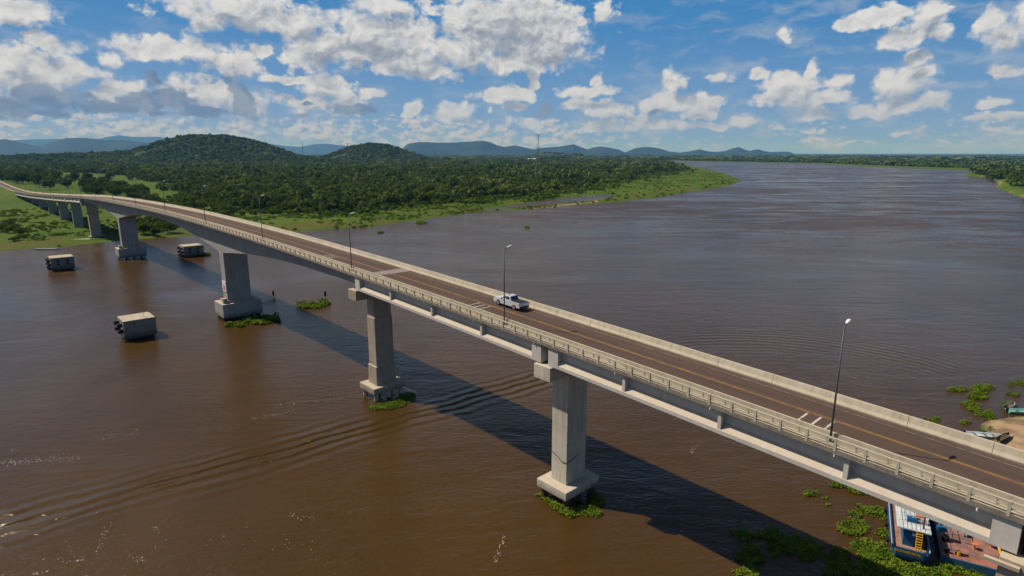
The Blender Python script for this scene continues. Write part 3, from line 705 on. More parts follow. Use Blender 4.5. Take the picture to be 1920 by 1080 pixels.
# ------------------------------------------------------------------ street lamps
def lamp_parts():
    root = empty('street_lamp')
    mb = MB(); mb.tube((0, 0, 0), (0, 0, 9.35), .085, .05, 10)
    mb.tube((0, 0, 9.3), (.12, 0, 9.55), .055, .05, 8); mb.tube((.12, 0, 9.55), (.55, 0, 9.72), .05, .04, 8)
    mb.tube((0, 0, 5.9), (-.22, 0, 5.95), .03, .03, 6); mb.build('pole', M['pole'], root, smooth=True)
    mb = MB(); mb.box(-.16, .16, -.16, .16, 0, .04); mb.tube((0, 0, .04), (0, 0, .35), .13, .11, 10); mb.build('base_plate', M['pole'], root)
    mb = MB()                          # tapered cobra head
    rings = [(.42, .05, .05, 9.70), (.6, .12, .08, 9.74), (.85, .17, .10, 9.80), (1.1, .13, .07, 9.86), (1.22, .05, .03, 9.88)]
    vs = []; fs = []
    for (x, w_, h, z) in rings:
        for k in range(10): t = 2*math.pi*k/10; vs.append((x, w_*math.cos(t), z+h*math.sin(t)))
    for i in range(len(rings)-1):
        for k in range(10): fs.append((i*10+k, i*10+(k+1) % 10, i*10+10+(k+1) % 10, i*10+10+k))
    fs += [tuple(range(9, -1, -1)), tuple(range(40, 50))]
    mb.add(vs, fs); hd = mb.build('lamp_head', M['lamp_head'], root, smooth=True)
    mb = MB(); mb.box(.68, 1.0, -.10, .10, 9.69, 9.715); mb.build('lens', M['lens'], hd)
    return root
ang_n = math.atan2(NV[1], NV[0])
L0 = lamp_parts()
lamp_s = [-23.6, 14.9, 53.1, 91.4, 130, 168.6, 207.2, 245.8, 284.4, 323, 361, 400, 440, 480, 520, 560, 600, 640, 680, 720]
lamp_lab = {1: 'tall grey street lamp leaning up beside the road nearest the camera, by three white stripes', 2: 'tall street lamp standing in front of the silver pickup', 3: 'tall street lamp by the pale expansion joint in the road',
            4: 'street lamp just left of the pale expansion joint, above the bridge arch', 5: 'street lamp on the bridge above the tall pier with the red and white sign'}
first = True
for i, s_ in enumerate(lamp_s):
    if i == 0: continue                # wholly outside the frame
    loc = Vector(P(s_, -3.80, zroad(s_)))
    r_ = L0 if first else dup(L0, loc)
    r_.location = loc; r_.rotation_euler = (0, 0, ang_n+(.05 if i % 2 else -.04)); first = False
    tagthing(r_, lamp_lab.get(i, 'small distant street lamp on the bridge, '+['sixth','seventh','eighth','ninth','tenth','eleventh','twelfth','thirteenth','fourteenth','fifteenth','sixteenth','seventeenth','eighteenth','nineteenth'][max(0, i-6)]+' counted from the nearest'), 'street lamp', 'street lamps along the near side of the bridge')

# ------------------------------------------------------------------ pickup truck
def pickup(loc, ang, slope):
    M['car_paint'] = material('silver_car_paint', (.66, .68, .71), .28, .6, .25)
    M['car_glass'] = material('dark_car_glass', (.012, .014, .018), .06, .8)
    M['plastic'] = material('dark_plastic', (.02, .02, .022), .6)
    M['tail'] = material('red_tail_lamp', (.45, .01, .01), .2, .6)
    M['rim'] = material('alloy_rim', (.45, .45, .46), .3, .5, .7)
    M['chrome'] = material('chrome_trim', (.6, .6, .62), .15, .5, 1.0)
    root = empty('pickup_truck', (0, 0, 0))
    # side outline with wheel arches, x forward
    wb = (1.62, -1.55); wr = .44
    def arch(cx):
        pts = []
        for k in range(9): t = math.pi*k/8; pts.append((cx-wr*math.cos(t), .42+wr*math.sin(t)))
        return pts
    low = [(-2.62, .48)]+arch(wb[1])+arch(wb[0])+[(2.58, .40)]
    up = [(2.68, .62), (2.62, .86), (2.45, 1.00), (1.35, 1.12), (.9, 1.13), (-.75, 1.13), (-.80, 1.13), (-2.6, 1.12), (-2.66, .95)]
    mb = MB()
    outl = low+up; n = len(outl)
    def yw(x, z):
        w_ = .90-.10*max(0, (x-1.9)/.8)**2-.02*max(0, (z-.8)); return w_
    vs = [(x, yw(x, z), z) for x, z in outl]+[(x, -yw(x, z), z) for x, z in outl]
    fs = [(i, (i+1) % n, n+(i+1) % n, n+i) for i in range(n)]
    nl = len(low); nu = len(up)
    # side faces as strips between lower and upper outline
    tops = up[::-1]
    def side(off, flip):
        xs_low = [(i, outl[i]) for i in range(nl)]; xs_up = [(n-1-j, outl[n-1-j]) for j in range(nu)]
        i = j = 0
        while i < nl-1 or j < nu-1:
            if j >= nu-1 or (i < nl-1 and xs_low[i+1][1][0] <= xs_up[j+1][1][0]): f = (xs_low[i][0], xs_low[i+1][0], xs_up[j][0]); i += 1
            else: f = (xs_low[i][0], xs_up[j+1][0], xs_up[j][0]); j += 1
            f = tuple(k+off for k in f); fs.append(f if not flip else f[::-1])
    side(0, True); side(n, False)
    mb.add(vs, fs); body = mb.build('body', M['car_paint'], root)
    body.location = (0, 0, 0)
    # cab
    def ring(z, x0, x1, y_): return [(x0, -y_, z), (x1, -y_, z), (x1, y_, z), (x0, y_, z)]
    mb = MB(); mb.hexa(ring(1.12, -.82, 1.18, .80)+ring(1.70, -.55, .28, .63)); mb.build('cab_roof', M['car_paint'], root, bevel=.09)
    gl = lambda vs_, nm: MB().add(vs_, [(0, 1, 2, 3)]).build(nm, M['car_glass'], root)
    e = .012
    def cabpt(x, z, sy):                # a point on the side face of the cab
        t = (z-1.12)/.58; return (x, sy*(.80-.17*t+e), z)
    for sy in (1, -1):
        gl([cabpt(.30, 1.2, sy), cabpt(.92, 1.2, sy), cabpt(.34, 1.60, sy), cabpt(.26, 1.60, sy)], 'side_window')
        gl([cabpt(-.58, 1.2, sy), cabpt(.22, 1.2, sy), cabpt(.18, 1.60, sy), cabpt(-.42, 1.60, sy)], 'side_window')
    gl([(1.14+e, -.72, 1.17), (1.14+e, .72, 1.17), (.36+e, .58, 1.645), (.36+e, -.58, 1.645)], 'windscreen')
    gl([(-.80-e, -.70, 1.2), (-.80-e, .70, 1.2), (-.60-e, .58, 1.62), (-.60-e, -.58, 1.62)], 'rear_window')
    for sy in (1, -1):
        mb = MB(); mb.tube((-.45, sy*.56, 1.74), (.2, sy*.56, 1.74), .025, n=6); mb.build('roof_rail', M['plastic'], root)
        mb = MB(); mb.box(.92, 1.06, sy*.86-.1, sy*.86+.1, 1.12, 1.28); mb.build('wing_mirror', M['car_paint'], root, bevel=.02)
        mb = MB(); mb.box(-2.665, -2.50, sy*.885-.06, sy*.885+.012, .72, 1.06); mb.build('tail_light', M['tail'], root)
        mb = MB(); mb.box(2.45, 2.66, sy*.70-.12, sy*.70+.10, .74, .92); mb.build('headlight', M['lens'], root, bevel=.02)
        mb = MB(); mb.box(-1.02, 1.05, sy*.91-.05, sy*.91+.06, .36, .42); mb.build('side_step', M['plastic'], root)
        mb = MB(); mb.box(-.3, -.12, sy*.895-.01, sy*.895+.012, .98, 1.01); mb.box(.5, .68, sy*.895-.01, sy*.895+.012, .98, 1.01); mb.build('door_handle', M['chrome'], root)
    mb = MB(); mb.box(-2.58, -.86, -.80, .80, 1.10, 1.155); mb.build('bed_cover', M['plastic'], root, bevel=.03)
    mb = MB(); mb.box(-2.74, -2.60, -.84, .84, .42, .62); mb.build('rear_bumper', M['plastic'], root, bevel=.03)
    mb = MB(); mb.box(-2.675, -2.655, -.26, .26, .66, .79); mb.build('number_plate', M['sign_white'], root)
    mb = MB(); mb.box(2.60, 2.72, -.80, .80, .38, .60); mb.build('front_bumper', M['plastic'], root, bevel=.03)
    for x in wb:
        for sy in (1, -1):
            mb = MB(); mb.tube((x, sy*.66, .38), (x, sy*.90, .38), .38, n=24); wl = mb.build('wheel', M['black_rubber'], root, bevel=.03)
            mb = MB(); mb.tube((x, sy*.895, .38), (x, sy*.915, .38), .24, n=16); mb.build('rim', M['rim'], wl)
    root.location = loc; root.rotation_euler = (0, slope, ang)
    return root
ts, to = 59.0, 2.55
tr = pickup(Vector(Pr(ts-.2, to, .008)), math.atan2(DV[1], DV[0]), -math.atan((zroad(ts+2)-zroad(ts-2))/4))
tagthing(tr, 'silver double cab pickup with black bed cover driving away over the bridge', 'pickup truck')

# ------------------------------------------------------------------ mooring blocks in the river
def block(s0, s1, o0, o1, z0, z1, label, side, wreck=False):
    c = P((s0+s1)/2, (o0+o1)/2, 0); root = empty('protection_block', tuple(c))
    mb = MB(); boxso(mb, s0, s1, o0, o1, z0, z1); mb.build('concrete_block', M['block'], root, bevel=.06)
    mb = MB(); boxso(mb, s0+.5, s1-.5, o0+.5, o1-.5, -3, z0+.05); mb.build('underside', M['dark_gap'], root)
    for k in range(2):
        for r in range(2 if side == 'near' else 3):
            mb = MB(); ss = s0+1.5+k*(s1-s0-3.0); zz = z1-1.1-r*1.45
            mb.tube(P(ss, o0-.02, zz), P(ss, o0-1.0, zz), .48, n=14); mb.build('rubber_fender', M['black_rubber'], root)
    if side != 'near':
        for k in range(2):
            for r in range(2):
                mb = MB(); oo = o0+(o1-o0)*(.30+.40*k); zz = z1-1.2-r*1.3
                mb.tube(P(s0-.5, oo, zz), P(s0+.02, oo, zz), .42, n=12); mb.build('rubber_fender', M['black_rubber'], root)
    if side == 'far':
        for r in range(3):
            mb = MB(); zz = z1-1.0-r*1.2; mb.tube(P(s0+1.2, o1+.02, zz), P(s0+1.2, o1+.7, zz), .4, n=12); mb.build('rubber_fender', M['black_rubber'], root)
    tagthing(root, label, 'mooring block', 'concrete protection blocks standing in the river')
    return root
block(156.0, 162.4, -27.0, -20.5, .55, 4.75, 'nearest square concrete block in the river with four black fenders on its left', 'near')
block(270.6, 277.5, -28.0, -21.0, .5, 4.9, 'farther left concrete block in the river with dark round fenders', 'mid')
block(270.6, 277.5, 15.9, 23.2, .5, 4.6, 'concrete block in the river behind the bridge arch, plants at its foot', 'far')
# small mast with a lamp on the near block
mb = MB(); a = P(157.5, -22.5, 4.75); mb.tube(a, a+np.array([0, 0, .9]), .05); mb.box(a[0]-.14, a[0]+.14, a[1]-.14, a[1]+.14, 5.62, 5.9); o = mb.build('marker_lamp', M['sign_white']); tagthing(o, 'little white marker lamp on top of the nearest river block', 'marker lamp')
# signal post among the plants
def signal_post(x, y, z0, h, lean, label):
    a = at(x, y, 0.0); root = empty('signal_post', tuple(a))
    top = (a[0]+lean, a[1], h); mb = MB(); mb.tube((a[0], a[1], -1), top, .10, .08); mb.build('post', M['timber'], root)
    mb = MB(); mb.box(top[0]-.26, top[0]+.26, a[1]-.1, a[1]+.1, h-.1, h+1.3); mb.build('dark_marker', M['black_rubber'], root)
    tagthing(root, label, 'signal post')
signal_post(611, 569, 0, 2.3, 0, 'upright post with dark marker among floating plants by the far pier')
signal_post(517, 560, 0, 1.0, -.6, 'leaning dark post poking out of the water in the bridge shadow')
mb = MB(); mb.poly_tube([at(460, 577, .5), at(490, 569, .3), at(517, 560, .2)], .12); o = mb.build('mooring_pipe', M['timber']); tagthing(o, 'thin pipe running from the arch pier footing to the leaning post', 'pipe')

# ------------------------------------------------------------------ floating plants
def leaf_cloud(pts, size, tilt=.9, seed=0, nper=1):
    g = np.random.default_rng(seed); n = len(pts)
    nrm = g.normal(size=(n, 3)); nrm[:, 2] = np.abs(nrm[:, 2])+tilt; nrm /= np.linalg.norm(nrm, axis=1)[:, None]
    t = np.cross(nrm, g.normal(size=(n, 3))); t /= np.linalg.norm(t, axis=1)[:, None]; b_ = np.cross(nrm, t)
    sz = (size*(.6+.8*g.random(n)))[:, None]; w_ = .62
    v = np.stack([pts-t*sz, pts-b_*sz*w_, pts+t*sz, pts+b_*sz*w_], 1).reshape(-1, 3)
    return v
def mat_of_plants(name, ell, dens, label, leaf=.22, hgt=.35, seed=1, cat='floating plants', edge=.45):
    pts = []
    g = np.random.default_rng(seed)
    for (cx, cy, rx, ry) in ell:
        # ellipses laid on the water around real points
        n = 60; 
        c_ = at(cx, cy); ex = at(cx+rx, cy)-c_; ey = at(cx, cy-ry)-c_
        area = math.pi*np.linalg.norm(ex)*np.linalg.norm(ey); n = int(area*dens)
        r = np.sqrt(g.random(n)); t = 2*math.pi*g.random(n)
        p_ = c_+np.outer(r*np.cos(t), ex)+np.outer(r*np.sin(t), ey)
        nz_ = fnoise(p_[:, 0]/1.3+seed, p_[:, 1]/1.3, 3, seed)
        keep = nz_ > .30+.28*np.clip((r-edge)/(1-edge), 0, 1)
        p_ = p_[keep]; p_[:, 2] = .03+hgt*g.random(len(p_))*np.clip((nz_[keep]-.3)*4, .2, 1)
        pts.append(p_)
    pts = np.concatenate(pts); v = leaf_cloud(pts, leaf, seed=seed)
    tint = np.repeat(np.clip(fnoise(pts[:, 0]/.9, pts[:, 1]/.9, 3, seed+5)*1.3-.2+g.normal(0, .15, len(pts)), 0, 1), 4)
    c0 = pts.mean(0); c0[2] = 0
    o = np_mesh(name, v-c0, np.arange(len(v)), 4, M['hyacinth'], {'tint': tint}); o.location = c0
    tagthing(o, label, cat, 'floating plant mats'); return o
MT = [
 ([(590,926,32,9),(1690,905,4,3)][:0] or [(1580,908,36,8),(1620,920,32,9),(1655,928,25,8)], 'green plant mat along the water just under the bridge girder, left of the tug'),
 ([(1522,927,18,5)], 'small plant patch floating alone left of the tug, highest of three'),
 ([(1549,934,11,5)], 'small plant patch floating alone left of the tug, middle of three'),
 ([(1551,946,8,4)], 'tiny plant patch floating alone left of the tug, lowest of three'),
 ([(1615,960,26,12),(1600,990,32,16),(1645,965,30,18),(1660,1000,22,18),(1625,1030,42,18),(1660,1050,50,20),(1700,1068,52,14),(1755,1060,40,12),(1800,1068,52,11),(1720,1080,90,10),(1850,1082,60,8),(1780,1095,120,16)], 'largest bright plant mat wrapped round the front of the tug and barge'),
 ([(1392,1000,26,18),(1440,1000,36,16),(1480,1020,48,20),(1540,1042,56,18),(1420,1040,45,20),(1600,1070,60,14),(1400,1075,30,12)], 'dark plant mat lying in the shadow of the bridge'),
 ([(1796,731,22,5),(1842,729,24,8),(1838,742,24,8)], 'plant patch in the river right of the road, upper left of the loose mats'),
 ([(1908,719,18,6)], 'plant patch at the right edge of the photo, highest of them'),
 ([(1895,741,18,4)], 'narrow plant strip right of the thick round patch'),
 ([(1814,758,15,6),(1828,765,17,7),(1843,775,18,8),(1856,783,12,7)], 'diagonal plant strip between the bridge barrier and the sand'),
 ([(1808,793,14,4)], 'tiny plant patch just above the road barrier'),
 ([(1745,786,20,3),(1758,790,8,3)], 'thin plant strip touching the top of the road barrier'),
 ([(1840,812,10,5),(1857,806,6,4)], 'plant tuft beside the pale boat'),
 ([(1888,762,14,8)], 'plants at the nose of the green boat by the sand'),
 ([(1012,927,12,7),(1026,937,15,8),(1044,950,16,8),(1062,960,16,9),(1080,965,18,10),(1105,960,24,14),(1120,940,16,18)], 'plants caught on the rusty piles of the nearest whole pier'),
 ([(704,764,15,10),(722,763,18,9),(742,757,20,9),(760,748,16,10),(770,742,11,9)], 'plants caught round the white piles of the middle pier'),
 ([(440,611,22,4),(480,603,30,7),(508,598,22,9)], 'dark plants round the footing of the arch pier in the shade'),
 ([(588,574,26,6),(570,573,14,6),(606,569,14,6)], 'small round plant island with a dark marker post beside it'),
 ([(345,480,8,1.5),(386,478,9,3)], 'plants at the foot of the block behind the arch'),
 ([(790,418,12,2.4)], 'thin floating plant streak near the left bank'),
 ([(713,436,9,1.5)], 'tiny floating plants between left bank and bridge, leftmost'),
 ([(988,427,5,1.6)], 'single floating clump in mid river above the pickup'),
 ([(578,829,6,2.2)], 'single plant clump floating on the wake in the near river'),
]
for i, (ell, lab) in enumerate(MT):
    d_ = np.linalg.norm(at(ell[0][0], ell[0][1])); big = d_ > 150
    mat_of_plants('plant_mat', ell, (70 if not big else 18), lab, leaf=.125 if not big else .36, hgt=.38 if not big else .7, seed=40+i)
# white flecks: drifting froth, plus sun glitter painted as white quads at left
fp = []
for (x0, y0, x1, y1, n_, w_) in ((0,868,150,858,150,7),(185,822,262,806,46,7),(20,842,45,848,10,3),(350,812,460,795,24,5),(470,785,560,770,60,4),(180,1035,205,985,30,10),(110,1052,160,1050,22,4),(60,1078,95,1070,14,3),(240,1045,280,1052,20,8),(280,985,300,1000,8,8),(930,1055,948,1000,46,5),(1295,850,1312,830,26,4),(515,760,640,745,60,4),(540,965,600,975,18,6),(1490,712,1530,710,16,2),(1600,708,1625,709,10,1),(380,905,520,860,18,6),(480,1010,600,1040,14,22),(150,960,640,1070,24,60)):
    t = rng.random(n_); fp.append(at_many(x0+(x1-x0)*t+rng.normal(0, 3, n_), y0+(y1-y0)*t+rng.normal(0, w_*.5, n_), .03))
fp = np.concatenate(fp); v = leaf_cloud(fp, .045, tilt=6, seed=3)
o = np_mesh('foam_glints', v, np.arange(len(v)), 4, material('foam_glint_white', (.85, .84, .8), .6)); tagthing(o, 'white froth flecks and painted sun sparkles in lines on the brown water', 'foam_glints', kind='stuff')
# drowned logs on the plant island
mb = MB(); c_ = at(570, 572)
for k in range(14):
    a = c_+np.array([rng.normal(0, 1.6), rng.normal(0, .7), .2+rng.random()*.7]); d_ = Vector(rng.normal(0, 1, 3)); d_.z *= .4; d_.normalize(); mb.tube(a, a+np.array(d_)*(1+rng.random()*1.5), .14, .08, 6)
o = mb.build('driftwood', M['timber']); tagthing(o, 'dark driftwood heaped on the small plant island', 'driftwood')

# ------------------------------------------------------------------ tug, barge, boats
M['hull_blue'] = material('blue_hull_paint', (.018, .10, .19), .5, col2=(.03, .07, .11), vscale=.8)
M['cabin_blue'] = material('blue_cabin_paint', (.012, .10, .24), .45)
M['tan_deck'] = material('tan_deck_paint', (.33, .20, .12), .8, col2=(.22, .13, .09), vscale=1.2)
M['white_roof'] = material('white_roof_paint', (.60, .63, .62), .6, col2=(.42, .46, .46), vscale=1.3)
M['red_deck'] = material('pink_red_deck_paint', (.33, .15, .12), .85, col2=(.17, .10, .08), vscale=.9, contrast=(.38, .6))
M['yellow'] = material('yellow_paint', (.62, .33, .02), .6)
M['orange'] = material('orange_paint', (.55, .17, .05), .7)
M['grey_paint'] = material('grey_paint', (.25, .27, .28), .7)
A0 = at(1673, 1024, 1.4); B0 = at(1744, 1043, 1.4); C0 = at(1681, 945, 1.4)
exv = (B0-A0); TW = float(np.linalg.norm(exv)); exv /= TW
eyv = np.array([-exv[1], exv[0], 0.]);
if eyv @ (C0-A0) < 0: eyv = -eyv
def TL(x, y, z): return A0*np.array([1, 1, 0])+exv*x+eyv*y+np.array([0, 0, z])
def tbox(mb, x0, x1, y0, y1, z0, z1, mi=0): return mb.hexa([TL(x0, y0, z0), TL(x1, y0, z0), TL(x1, y1, z0), TL(x0, y1, z0), TL(x0, y0, z1), TL(x1, y0, z1), TL(x1, y1, z1), TL(x0, y1, z1)], mi)
tug = empty('tugboat', tuple(TL(TW/2, 6, 0))); tagthing(tug, 'blue tug with white roof and yellow name on its front, moored beside the red barge', 'tugboat')
mb = MB(); rows_ = []
LT = 14.0
prof_t = [(0, .35), (.5, .06), (2, -.05), (LT*.6, -.12), (LT, .15)]
for z, k in ((-.4, .45), (.55, .08), (1.15, 0)):
    rows_.append([TL(dx_+k*.4, y+(k if y < 1 else 0), z) for y, dx_ in prof_t]+[TL(TW-dx_-k*.4, y+(k if y < 1 else 0), z) for y, dx_ in prof_t[::-1]])
nr_ = len(rows_[0]); vs = [v for r in rows_ for v in r]
fs = [(i*nr_+j, i*nr_+(j+1) % nr_, (i+1)*nr_+(j+1) % nr_, (i+1)*nr_+j) for i in range(2) for j in range(nr_)]+[tuple(range(2*nr_, 3*nr_)), tuple(range(nr_-1, -1, -1))]
mb.add(vs, fs); hull = mb.build('hull', M['hull_blue'], tug)
mb = MB(); tbox(mb, .25, TW-.25, .45, LT-.3, 1.152, 1.18); mb.build('deck', M['tan_deck'], tug)
mb = MB()
for x0, x1, y0, y1 in ((0.0, .16, .3, LT), (TW-.16, TW, .3, LT), (.3, TW-.3, .02, .16)): tbox(mb, x0, x1, y0, y1, 1.14, 1.5)
mb.build('bulwark', M['hull_blue'], tug)
mb = MB(); mb.poly_tube([TL(-.02, y, 1.56) for y in (.3, 3, 6, 9, LT)], .06); mb.poly_tube([TL(TW+.02, y, 1.56) for y in (.3, 3, 6, 9, LT)], .06); mb.build('gunwale_rail', material('pale_violet_rail', (.35, .33, .5), .5), tug)
mb = MB(); tbox(mb, .95, TW*.60, 1.25, 10, 1.17, 3.25); cab = mb.build('cabin', M['cabin_blue'], tug, bevel=.03)
mb = MB(); tbox(mb, TW*.62+.02, TW-.5, 3.4, 10, 1.17, 3.24); mb.build('engine_room', M['grey_paint'], tug)
mb = MB(); tbox(mb, 1.7, 2.15, 1.21, 1.26, 2.5, 2.8); mb.build('cabin_window', M['sign_white'], cab)
mb = MB(); tbox(mb, .25, TW-.05, .85, 11.5, 3.26, 3.38); roof = mb.build('roof', M['white_roof'], tug)
mb = MB()
for x in np.linspace(.8, TW-.6, 6): tbox(mb, x-.02, x+.02, .9, 11.4, 3.38, 3.43)
mb.build('roof_ridge', M['grey_paint'], roof)
mb = MB()
for z in (3.75, 4.1):
    mb.poly_tube([TL(.5, 10, z), TL(.5, 2.4, z), TL(TW-.3, 2.4, z), TL(TW-.3, 10, z)], .022)
for x, y in [(.5, y) for y in (2.4, 4, 6, 8)]+[(TW-.3, y) for y in (2.4, 4, 6, 8)]+[(x, 2.4) for x in (1.7, 2.9, 4.0)]:
    mb.tube(TL(x, y, 3.38), TL(x, y, 4.1), .022)
mb.build('roof_railing', M['sign_white'], tug)
mb = MB(); mb.tube(TL(2.6, 1.6, 3.38), TL(2.6, 1.6, 6.2), .07); mb.build('mast', material('purple_red_mast', (.12, .01, .05), .5), tug)
for (x, y, w_, l, h, mm, nm) in ((1.2, 3.2, .9, .7, .5, 'cabin_blue', 'locker'), (2.0, 3.9, .9, .6, .6, 'orange', 'life_raft'), (3.4, 5.2, .8, .6, .6, 'orange', 'life_raft'), (TW-1.0, 5.3, .6, 1.2, .9, 'sign_red', 'red_box'), (3.8, 2.9, .9, .5, .45, 'cabin_blue', 'locker'), (1.6, 6.5, 1.2, .9, .5, 'grey_paint', 'locker'), (TW-.9, 3.3, .5, .5, .5, 'grey_paint', 'winch')):
    mb = MB(); tbox(mb, x, x+w_, y-.9, y-.9+l, 3.385, 3.385+h); mb.build(nm, M[mm], tug, bevel=.04)
mb = MB(); xa = TW*.60+.05
for sgn in (0, .5): mb.tube(TL(xa+sgn, .25, 1.18), TL(xa+sgn, .84, 3.3), .045)
for k in range(9):
    t = k/8.5+.05; tbox(mb, xa, xa+.5, .25+.59*t-.08, .25+.59*t+.08, 1.18+2.2*t-.02, 1.18+2.2*t+.03)
mb.build('stair', M['yellow'], tug)
def text_mesh(body, size, org, ux, uz, mat, parent, name):
    cu = bpy.data.curves.new(name, 'FONT'); cu.body = body; cu.size = size; cu.extrude = .01; cu.offset = .008; cu.align_x = 'CENTER'
    tmp = bpy.data.objects.new(name, cu); COL.objects.link(tmp); bpy.context.view_layer.update()
    me = bpy.data.meshes.new_from_object(tmp.evaluated_get(bpy.context.evaluated_depsgraph_get())); bpy.data.objects.remove(tmp)
    uy = np.cross(uz, ux); og = np.array(world_origin(parent))
    for v in me.vertices: v.co = Vector(org+ux*v.co.x+uz*v.co.y - uy*v.co.z - og)
    me.materials.clear(); me.materials.append(mat); o_ = bpy.data.objects.new(name, me); COL.objects.link(o_); o_.parent = parent; return o_
slant = np.array([0, 0, 1.]); slant = slant/np.linalg.norm(slant)
mb = MB(); tbox(mb, .5, TW-.5, -.03, .02, .72, 1.5); mb.build('name_board', M['hull_blue'], tug)
text_mesh('CARANDAZAL', .36, TL(TW*.42, -.045, 1.03), exv, slant, M['yellow'], tug, 'name_lettering')
for k in range(3):
    mb = MB(); mb.tube(TL(-.15, 2+k*3.2, .9), TL(-.42, 2+k*3.2, .9), .32, n=12); mb.build('tyre_fender', M['black_rubber'], tug)
# barge
BW = 15.0; BX = TW+.9; BY = -.9
barge = empty('barge', tuple(TL(BX+BW/2, 8, 0))); tagthing(barge, 'flat barge with pinkish red deck and yellow pipe, beside the blue tug', 'barge')
bz = .95; A1 = at(1764, 1041, bz); off = A1-TL(0, 0, bz); BX = float(off @ exv); BY = float(off @ eyv)
mb = MB(); tbox(mb, BX, BX+BW, BY, BY+26, -.5, bz-.03); mb.build('hull', M['hull_blue'], barge)
mb = MB(); tbox(mb, BX+.12, BX+BW-.12, BY+.12, BY+25.8, bz-.028, bz); mb.build('deck', M['red_deck'], barge)
mb = MB(); tbox(mb, BX+.12, BX+BW-.12, BY+.55, BY+.63, bz, bz+.05); tbox(mb, BX+.12, BX+BW-.12, BY+1.0, BY+1.06, bz, bz+.04); mb.build('deck_edging', M['orange'], barge)
mb = MB(); mb.poly_tube([TL(BX+5.4, BY+1.5, bz+.3), TL(BX+5.4, BY+9, bz+.3), TL(BX+5.4, BY+16, bz+.3)], .12); mb.poly_tube([TL(BX+5.4, BY+4.5, bz+.3), TL(BX+5.4, BY+4.5, bz+1.3)], .16); mb.build('pipe', M['yellow'], barge)
for (x, y) in ((4.8, 4.2), (5.9, 5.1), (3.2, 3.0), (2.6, 5.2), (6.8, 3.8), (4.3, 6.6)):
    mb = MB(); mb.tube(TL(BX+x, BY+y, bz), TL(BX+x, BY+y, bz+.55), .1); mb.tube(TL(BX+x, BY+y, bz+.55), TL(BX+x, BY+y, bz+.62), .32, n=12); mb.build('valve', M['orange'], barge)
mb = MB()
for y in (3.6, 4.9, 6.2): mb.poly_tube([TL(BX+1.3, BY+y, bz), TL(BX+1.3, BY+y, bz+1.0), TL(BX+2.5, BY+y, bz+1.0), TL(BX+2.5, BY+y, bz)], .04)
mb.poly_tube([TL(BX+1.3, BY+3.6, bz+1), TL(BX+1.3, BY+6.2, bz+1)], .04); mb.poly_tube([TL(BX+2.5, BY+3.6, bz+1), TL(BX+2.5, BY+6.2, bz+1)], .04); mb.build('pipe_rack', M['grey_paint'], barge)
for x, y, r in ((.7, 3.2, .35), (.6, .8, .22), (1.6, .9, .2), (9, 1.2, .22)):
    mb = MB(); mb.tube(TL(BX+x, BY+y, bz), TL(BX+x, BY+y, bz+.5), r, n=12); mb.build('bollard', M['yellow'] if r == .2 else M['black_rubber'], barge)
mb = MB(); tbox(mb, BX+2.6, BX+4.3, BY+8.4, BY+9.8, bz, bz+.8); mb.build('hatch', M['grey_paint'], barge, bevel=.04)
# open boats
def boat(c, ang, L, wd, mat, label):
    root = empty('open_boat', tuple(c)); root.rotation_euler = (0, 0, ang)
    mb = MB(); vs = []; N = 9
    for i in range(N):
        t = i/(N-1); x = (t-.5)*L; w_ = wd/2*(1-max(0, (t-.55)/.45)**2.2)*(.92+.08*min(1, t*4)); w_ = max(w_, .03); sh = .42+.22*max(0, (t-.5)*2)**2
        vs += [(x, -w_, sh), (x, -w_*.72, .0), (x, w_*.72, .0), (x, w_, sh), (x, w_-.05 if w_ > .08 else w_, sh), (x, w_*.66, .10), (x, -w_*.66, .10), (x, -w_+.05 if w_ > .08 else -w_, sh)]
    fs = []
    for i in range(N-1):
        for j in range(8): fs.append((i*8+j, i*8+(j+1) % 8, i*8+8+(j+1) % 8, i*8+8+j))
    fs += [tuple(range(7, -1, -1)), tuple(range((N-1)*8, N*8))]
    mb.add(vs, fs); h = mb.build('hull', mat); h.parent = root
    for x in (-.25*L, .02*L, .22*L):
        mb = MB(); mb.box(x-.14, x+.14, -wd*.42, wd*.42, .30, .34); b_ = mb.build('bench', M['timber']); b_.parent = root
    mb = MB(); mb.box(-L/2-.25, -L/2+.05, -.14, .14, .1, .75); mb.tube((-L/2-.15, 0, .1), (-L/2-.2, 0, -.4), .06); b_ = mb.build('outboard_motor', M['black_rubber']); b_.parent = root
    tagthing(root, label, 'boat', 'small open boats at the sandy bank'); return root
M['teal'] = material('teal_boat_paint', (.12, .42, .36), .5, col2=(.3, .5, .45), vscale=1.5)
M['boat_white'] = material('white_boat_paint', (.6, .66, .68), .45, col2=(.4, .5, .52), vscale=1.2)
boat(at(1912, 774, .1)+np.array([1.2, 0, 0]), R_(174)+math.pi, 6.0, 1.5, M['teal'], 'green open boat drawn up at the sandy bank, right edge of the photo')
boat(at(1893, 763, .1), R_(35), 3.6, 1.1, M['grey_paint'], 'small dark canoe lying at the nose of the green boat')
boat(at(1846, 819, .1), R_(-12), 5.4, 1.5, M['boat_white'], 'pale blue and white open boat just behind the road barrier')
boat(at(1882, 822, .6), R_(30), 3.4, .9, M['timber'], 'brown wooden canoe lying on the sand beside the pale boat')
mb = MB(); c_ = at(87, 467.5, .1)
mb.box(c_[0]-5, c_[0]+5, c_[1]-.8, c_[1]+.8, -.1, .45); mb.box(c_[0]-4.8, c_[0]+4.8, c_[1]-.6, c_[1]+.6, .45, .5); o = mb.build('pontoon', M['grey_paint'], bevel=.05); tagthing(o, 'long low grey pontoon floating at the left grassy bank', 'pontoon')
